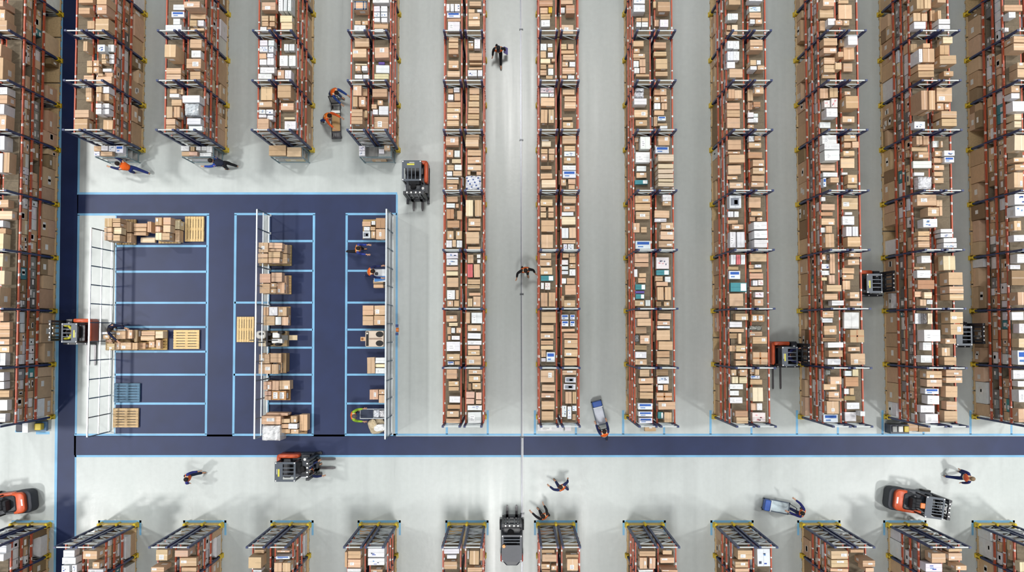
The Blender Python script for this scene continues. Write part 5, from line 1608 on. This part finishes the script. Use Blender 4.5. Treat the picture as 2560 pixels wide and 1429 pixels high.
# floor guide rail running the length of the hall
a, b_ = W(1303, -8, 0), W(1306.3, 1437, 0)
root = empty('guide_rail', (a.x, a.y, 0))
d = b_ - a
m = MB(); m.bar((-.028, 0, .03), (d.x - .028, d.y, .03), .05, .055, lin(104, 106, 112)); m.build('rail', 'metal', root)
m = MB(); m.bar((.03, 0, .025), (d.x + .03, d.y, .025), .04, .045, lin(206, 208, 210)); m.build('cable_duct', 'plastic', root)
for py in (74, 350, 735, 1092, 1283):
    t = (W(1304, py, 0).y - a.y) / d.y
    m = MB(); m.box(d.x * t - .09, d.y * t - .03, .002, d.x * t + .08, d.y * t + .03, .075, lin(60, 62, 66)); m.build('bracket', 'metal', root)
tag(root, 'long grey floor guide rail running up the middle aisle', 'rail')

# ------------------------------------------------------------------ people
SKIN = lin(206, 156, 126); VEST = lin(244, 106, 30); STRIPE = lin(236, 214, 176); NAVYC = lin(34, 44, 92); BLACKC = lin(24, 24, 30); BLUEC = lin(44, 76, 150); HAIRC = lin(36, 28, 26)
_skin_jobs = []


def skin_part(name, parent, pts, edges, m, colour, levels=1, root=0):
    """a limb surface grown over connected joints: pts are (position, radius)"""
    me = bpy.data.meshes.new(name)
    me.from_pydata([tuple(p) for p, _ in pts], edges, [])
    o = bpy.data.objects.new(name, me); COL.objects.link(o); o.parent = parent
    md = o.modifiers.new('skin', 'SKIN'); md.use_smooth_shade = True; md.branch_smoothing = .3
    for i, (_, r) in enumerate(pts):
        v = me.skin_vertices[0].data[i]
        v.radius = (r, r) if not isinstance(r, tuple) else r
        v.use_root = (i == root)
    if levels:
        sd = o.modifiers.new('sub', 'SUBSURF'); sd.levels = sd.render_levels = levels
    _skin_jobs.append((o, m, colour))
    return o


def person(px, py, face, label, lean=8, legs=(22, -22), knees=(6, 10), arms=((15, 12, 20), (-15, 12, 20)), turn=0, look=10, h=1.76,
           vest=VEST, shirt=NAVYC, trousers=NAVYC, hair=HAIRC, cap=None, squat=0.0, sit=None):
    """a standing or walking figure. face: picture direction it faces, degrees counter-clockwise from picture-right.
    legs: forward swing of left and right thigh; arms: per side (forward swing, outward spread, elbow bend)"""
    c = W(px, py, 0) if sit is None else px.location + Matrix.Rotation(px.rotation_euler.z, 3, 'Z') @ Vector((py, .03, 0))
    root = empty('person', (c.x, c.y, 0), D(face) - PI / 2)        # local +y is the facing direction
    k = h / 1.76
    V = lambda x, y, z: Vector((x, y, z))
    R = lambda deg: math.radians(deg)
    # legs first: find the hip height that puts the lower foot on the floor
    th, sh, ank = .43 * k, .42 * k, .075 * k

    def leg(side, a, b_):
        hip = V(side * .09 * k, 0, 0)
        kn = hip + V(side * .015, math.sin(R(a)), -math.cos(R(a))) * th
        an = kn + V(0, math.sin(R(a - b_)), -math.cos(R(a - b_))) * sh
        toe = an + V(side * .015, .17 * k * math.cos(R(max(-50, min(0, a - b_)) * .9)), -.05 * k + .17 * k * math.sin(R(max(-50, min(0, a - b_)) * .9)))
        heel = an + V(0, -.05 * k, -.05 * k)
        return hip, kn, an, toe, heel
    lg = [leg(-1, legs[0], knees[0]), leg(1, legs[1], knees[1])]
    low = min(min(q[3].z, q[4].z) for q in lg) - .03
    hz = -low if sit is None else sit
    up = V(0, 0, hz)
    lg = [[q + up for q in l] for l in lg]
    pel = V(0, 0, hz + .03)
    ln_, tu = R(lean), R(turn)
    T = lambda x, y, z: pel + Vector((x * math.cos(tu) - y * math.sin(tu), (x * math.sin(tu) + y * math.cos(tu)) * math.cos(ln_) + z * math.sin(ln_), z * math.cos(ln_) - (x * math.sin(tu) + y * math.cos(tu)) * math.sin(ln_)))
    waist, chest, neck = T(0, 0, .17 * k), T(0, 0, .37 * k), T(0, 0.0, .50 * k)
    shs = [T(s * .185 * k, 0, .46 * k) for s in (-1, 1)]
    hd = R(lean * .5 + look)
    head = neck + V(0, math.sin(hd), math.cos(hd)) * .17 * k
    crown = neck + V(0, math.sin(hd), math.cos(hd)) * .26 * k
    hands = []
    arm_pts = []
    for i, s in enumerate((-1, 1)):
        f, o_, e = arms[i]
        f += lean * .4
        d1 = V(s * math.sin(R(o_)), math.sin(R(f)) * math.cos(R(o_)), -math.cos(R(f)) * math.cos(R(o_)))
        d1.rotate(Matrix.Rotation(tu, 3, 'Z'))
        el = shs[i] + d1 * .29 * k
        d2 = V(s * math.sin(R(o_ * .4)), math.sin(R(f + e)), -math.cos(R(f + e)))
        d2.rotate(Matrix.Rotation(tu, 3, 'Z')); d2.normalize()
        wr = el + d2 * .26 * k
        arm_pts.append((el, wr, d2))
    # the body: one surface from head to toes, with five fingers on each hand
    P, E = [], []

    def add(p, r, frm=None):
        P.append((p, r)); i = len(P) - 1
        if frm is not None: E.append((frm, i))
        return i
    ip = add(pel, .13 * k); iw = add(waist, .115 * k, ip); ic = add(chest, .13 * k, iw); i_n = add(neck, .058 * k, ic)
    ih = add(head, .088 * k, i_n); add(crown, .07 * k, ih)
    fw = V(0, math.cos(hd), -math.sin(hd))
    add(head + fw * .112 * k - V(0, 0, .015), .014 * k, ih)                                  # nose
    for s in (-1, 1): add(head + V(s * .098 * k, -.01, -.01), .018 * k, ih)                  # ears
    for i, s in enumerate((-1, 1)):
        hip, kn, an, toe, heel = lg[i]
        a = add(hip, .088 * k, ip); b_ = add(kn, .06 * k, a); q = add(an, .042 * k, b_); add(toe, .03 * k, q); add(heel, .032 * k, q)
        el, wr, d2 = arm_pts[i]
        a = add(shs[i], .062 * k, ic); b_ = add(el, .046 * k, a); q = add(wr, .032 * k, b_)
        palm = wr + d2 * .07 * k
        w_ = add(palm, (.03 * k, .02 * k), q)
        side_ = V(0, 1, 0) if abs(d2.z) > .6 else V(s, 0, 0)
        side_ = (side_ - d2 * side_.dot(d2)).normalized()
        inn = d2.cross(side_).normalized() * (-1 if s < 0 else 1)
        for j, (off, ll) in enumerate(((-.026, .062), (-.009, .076), (.009, .072), (.026, .058))):
            f1 = add(palm + side_ * off * 1.1 * k + d2 * .035 * k, .0095 * k, w_)
            add(palm + side_ * off * 1.25 * k + (d2 * .9 + inn * .35).normalized() * (.035 + ll) * k, .008 * k, f1)
        t1 = add(wr + d2 * .03 * k + side_ * .035 * k, .011 * k, w_)
        add(wr + d2 * .075 * k + side_ * .058 * k + inn * .01, .009 * k, t1)
    body = skin_part('body', root, P, E, 'skin', SKIN, 1, ip)
    # clothes over it
    P, E = [], []
    ip = add(pel, .148 * k); iw = add(waist, .128 * k, ip)
    for i, s in enumerate((-1, 1)):
        hip, kn, an, toe, heel = lg[i]
        a = add(hip, .104 * k, ip); b_ = add(kn, .074 * k, a); add(an + V(0, 0, .02), .06 * k, b_)
    skin_part('trousers', root, P, E, 'fabric', trousers, 1, 0)
    P, E = [], []
    iw = add(waist, .135 * k); ic = add(chest, .148 * k, iw); add(neck, .07 * k, ic)
    for i, s in enumerate((-1, 1)):
        el, wr, d2 = arm_pts[i]
        a = add(shs[i], .078 * k, ic); b_ = add(el, .058 * k, a); add(wr - d2 * .02, .046 * k, b_)
    skin_part('jacket', root, P, E, 'fabric', shirt, 1, 0)
    if vest:
        P, E = [], []
        lowv = T(0, 0, .06 * k)
        il = add(lowv, .166 * k); iw = add(waist, .160 * k, il); ic = add(chest, .178 * k, iw); add(T(0, 0, .48 * k), .10 * k, ic)
        for i, s in enumerate((-1, 1)): add(T(s * .19 * k, 0, .47 * k), .112 * k, ic)
        v = skin_part('vest', root, P, E, 'fabric', ('vest', vest, waist, (chest - waist).normalized(), tuple(T(1, 0, 0) - T(0, 0, 0)), k), 1, 0)
    for i in (0, 1):
        hip, kn, an, toe, heel = lg[i]
        P, E = [], []
        a = add(an + V(0, 0, -.01), .055 * k); q = add(an + V(0, .02, -.04) * k, .052 * k, a); add(toe, .044 * k, q); add(heel, .044 * k, q)
        skin_part('shoe', root, P, E, 'rubber', lin(34, 30, 32), 1, 0)
    # hair or cap
    b = MB(); ax = V(0, math.sin(hd), math.cos(hd))
    cc = head + ax * .035 * k - fw * .018 * k
    b.ball((cc.x, cc.y, cc.z), .096 * k, .108 * k, .112 * k, cap or hair, 14, 8, -.25)
    if cap:
        br = cc + fw * .14 * k
        b.prism([(br.x + .08 * k * math.cos(q * PI / 5), br.y + .07 * k * math.sin(q * PI / 5)) for q in range(10)], br.z - .005, br.z + .015, cap)
    b.build('cap' if cap else 'hair', 'fabric', root, True)
    for s in (-1, 1):
        b = MB(); e = head + fw * .086 * k + V(s * .033 * k, 0, .012 * k); b.ball(tuple(e), .012 * k, .010 * k, .010 * k, lin(30, 24, 24), 8, 5); b.build('eye', 'skin', root)
    tag(root, label, 'person')
    root['hand_l'] = tuple(arm_pts[0][1]); root['hand_r'] = tuple(arm_pts[1][1])
    return root


def grow():
    """turn every grown limb into a plain mesh"""
    bpy.context.view_layer.update()
    dg = bpy.context.evaluated_depsgraph_get()
    done = []
    for o, m, colour in _skin_jobs:
        me = bpy.data.meshes.new_from_object(o.evaluated_get(dg), depsgraph=dg)
        done.append((o, m, colour, me))
    for o, m, colour, me in done:
        o.modifiers.clear()
        old = o.data
        o.data = me
        me.name = o.name
        a = me.attributes.get('Col') or me.attributes.new('Col', 'FLOAT_COLOR', 'FACE')
        cols = []
        if colour[0] == 'vest':
            _, vc, w0, axis, sx, k = colour
            sx = Vector(sx).normalized()
            for p in me.polygons:
                d = p.center - w0
                t = d.dot(axis) / k; u = abs(d.dot(sx)) / k
                cols.append(STRIPE if vc[0] > .5 and (.0 < t < .05 or (.07 < u < .115 and t > .05)) else vc)
        else:
            cols = [colour] * len(me.polygons)
        a.data.foreach_set('color', [x for c in cols for x in c])
        me.materials.clear(); me.materials.append(MATS[m])
        me.polygons.foreach_set('use_smooth', [True] * len(me.polygons))


p1 = person(1247, 140, -90, 'person in orange vest and black cap walking down the middle aisle with a lilac folder', lean=6, legs=(38, -24), knees=(4, 22), arms=((-20, 16, 22), (12, 12, 14)), shirt=BLACKC, trousers=BLACKC, cap=lin(26, 28, 36))
person(839, 240, -35, 'person in orange vest and blue trousers bending over the far end of the platform cart', lean=38, legs=(24, -12), arms=((26, 8, 24), (26, 8, 24)), shirt=BLUEC, trousers=lin(70, 96, 150))
person(823, 303, -15, 'person in bright orange vest leaning over the cardboard sheet of the platform cart', lean=30, legs=(4, -18), arms=((24, 16, 40), (30, 16, 40)), shirt=lin(230, 96, 40), trousers=BLUEC, vest=lin(246, 124, 34), turn=-20)
person(347, 430, 160, 'person in striped orange vest and navy trousers reaching into the first packing shelf', lean=42, legs=(14, -40), knees=(10, 4), arms=((50, 8, 20), (50, 8, 20)), trousers=lin(36, 52, 120))
person(578, 419, 170, 'person in dark and blue clothes bending behind the second packing shelf', lean=60, legs=(10, -16), arms=((40, 12, 15), (40, 12, 15)), vest=lin(34, 40, 60), shirt=lin(40, 70, 160), trousers=BLACKC)
person(903, 627, -5, 'person in pale orange vest with blue sleeves walking alone on the navy bays', lean=10, legs=(12, -40), knees=(10, 12), arms=((20, 4, 80), (20, 4, 80)), shirt=lin(50, 66, 150), trousers=BLACKC, vest=lin(246, 140, 60))
person(930, 683, 0, 'person in orange vest leaning over the white packing table', lean=24, legs=(6, -14), arms=((24, 12, 50), (20, 12, 50)), vest=lin(244, 112, 40))
person(891, 1032, 0, 'person in orange vest with lime gloves standing behind the grey roller cart', lean=14, legs=(6, -8), arms=((20, 14, 50), (20, 14, 50)), shirt=lin(150, 190, 50), vest=lin(244, 112, 40), hair=lin(90, 88, 84))
person(1312, 677, -80, 'person in orange vest and black clothes standing over the floor guide rail', lean=6, legs=(16, -8), arms=((8, 34, 20), (14, 38, 30)), shirt=BLACKC, trousers=BLACKC)
person(489, 1184, -5, 'person in orange vest over pink shirt walking alone below the cross lane', lean=8, legs=(26, -26), arms=((26, 14, 20), (-18, 14, 20)), trousers=lin(24, 40, 70), shirt=lin(44, 52, 130))
person(787, 1169, 15, 'person in orange vest standing between the forks of the forklift below the lane', lean=16, legs=(26, -6), knees=(20, 6), arms=((20, 22, 30), (24, 22, 30)), trousers=lin(24, 34, 66))
person(1403, 1210, 130, 'person in orange vest with navy sleeves stepping beneath the cross lane near the guide rail', lean=14, legs=(22, -20), arms=((20, 30, 30), (-16, 34, 20)), hair=lin(60, 46, 40))
person(1360, 1279, 130, 'person in orange vest and black jacket at the end of the sixth lower rack row', lean=12, legs=(18, -12), arms=((34, 20, 30), (16, 14, 30)), shirt=BLACKC, trousers=BLACKC)
person(1506, 1082, 105, 'person in orange vest pushing the blue cart at the edge of the cross lane', lean=22, legs=(16, -18), arms=((30, 8, 30), (30, 8, 30)), trousers=lin(30, 44, 70))
person(1989, 1270, 155, 'person in orange vest pulling the glassy blue-ended cart', lean=16, legs=(24, -16), arms=((48, 6, 10), (44, 30, 8)), shirt=lin(30, 34, 100))
person(2385, 1183, 0, 'fair-haired person in salmon vest walking alone above the lower racks', lean=8, legs=(26, -34), knees=(24, 4), arms=((-26, 14, 14), (-22, 14, 14)), vest=lin(240, 110, 70), trousers=lin(22, 40, 96), hair=lin(140, 118, 92), shirt=lin(36, 40, 96))
person(299, 817, -30, 'person in dark navy clothes behind the load at the sparse fence', lean=22, legs=(8, -10), arms=((50, 20, 20), (60, 20, 20)), vest=lin(20, 28, 58), shirt=lin(22, 30, 62), trousers=BLACKC)
person(T_OUT, -.07, 180, 'driver in dark jacket with yellow bands seated in the forklift on the navy walkway', lean=4, legs=(80, 80), knees=(70, 70), sit=.95, arms=((40, 16, 40), (40, 16, 40)), vest=lin(30, 34, 44), shirt=lin(206, 200, 60), trousers=lin(30, 60, 120))
person(T_B, .07, 0, 'driver in navy and yellow seated in the forklift beside the ninth rack row', lean=4, legs=(80, 80), knees=(70, 70), sit=.95, arms=((40, 16, 40), (40, 16, 40)), vest=lin(30, 36, 84), shirt=lin(36, 44, 100), trousers=lin(40, 44, 60))
grow()
# the lilac folder held by the walking person
hl = Vector(p1['hand_l'])
wp = Matrix.Translation(p1.location) @ Matrix.Rotation(p1.rotation_euler.z, 4, 'Z') @ hl
b = MB(); b.prism([(-.02, -.16), (.02, -.16), (.02, .14), (-.02, .14)], -.22, .1, lin(124, 118, 190), .005)
o = b.build('folder', 'plastic'); o.location = wp; o.rotation_euler = (0, .5, p1.rotation_euler.z); tag(o, 'lilac folder carried by the person walking down the middle aisle', 'folder')
for o in COL.objects:
    for kk in ('hand_l', 'hand_r'):
        if kk in o: del o[kk]

# ------------------------------------------------------------------ light: rows of hall lamps under the roof
sc = bpy.context.scene
LZ = 49.0


def lamp(x, y, power, size, spread):
    l = bpy.data.lights.new('hall_lamp', 'AREA'); l.shape = 'RECTANGLE'; l.size = size; l.size_y = size
    l.energy = power; l.spread = math.radians(spread)
    l.color = (1.0, 0.985, 0.955)
    o = bpy.data.objects.new('hall_lamp', l); COL.objects.link(o); o.location = (x, y, LZ)


# open roof trusses the lamps hang from, high above the view
m_ = MB()
for y in range(-26, 31, 14): m_.box(-40, y - .1, LZ + .5, 40, y + .1, LZ + .9, lin(150, 154, 158))
for x in range(-40, 41, 20): m_.box(x - .1, -26, LZ + .3, x + .1, 30, LZ + .7, lin(150, 154, 158))
tag(m_.build('ceiling', 'paint'), kind='structure')
# two long rows of high-bay floods on either side of the hall, an added weaker pair to even out the middle, single lamps between
for y in (-21.0, 1.0, 23.0):
    for x in (-37.0, 37.0): lamp(x, y, 4700, 3.0, 95)
for y in (-19.0, 21.0): lamp(0.0, y, 2500, 6.0, 75)
for x, y in ((-34, -15), (-24, -15), (-6.6, -14.6), (20, -15.4), (30, -16), (43, -15.6), (7, 24), (7, 10), (-7, 1), (-32, 7.5), (-29, 1), (20, 25), (-15, 22)):
    lamp(x, y, 230, 1.6, 110)
w = bpy.data.worlds.new('hall'); sc.world = w; w.use_nodes = True
w.node_tree.nodes['Background'].inputs[0].default_value = (0.86, 0.93, 1.0, 1)
w.node_tree.nodes['Background'].inputs[1].default_value = 0.25
vs = sc.view_settings
sc.display_settings.display_device = 'sRGB'
vs.view_transform = 'Standard'; vs.look = 'None'; vs.gamma = 1.0; vs.use_curve_mapping = False
vs.exposure = 0.0
cy = sc.cycles
cy.use_denoising = True
cy.max_bounces = 5; cy.diffuse_bounces = 3; cy.glossy_bounces = 2; cy.transparent_max_bounces = 12; cy.transmission_bounces = 2
cy.caustics_reflective = False; cy.caustics_refractive = False
cy.sample_clamp_indirect = 4.0
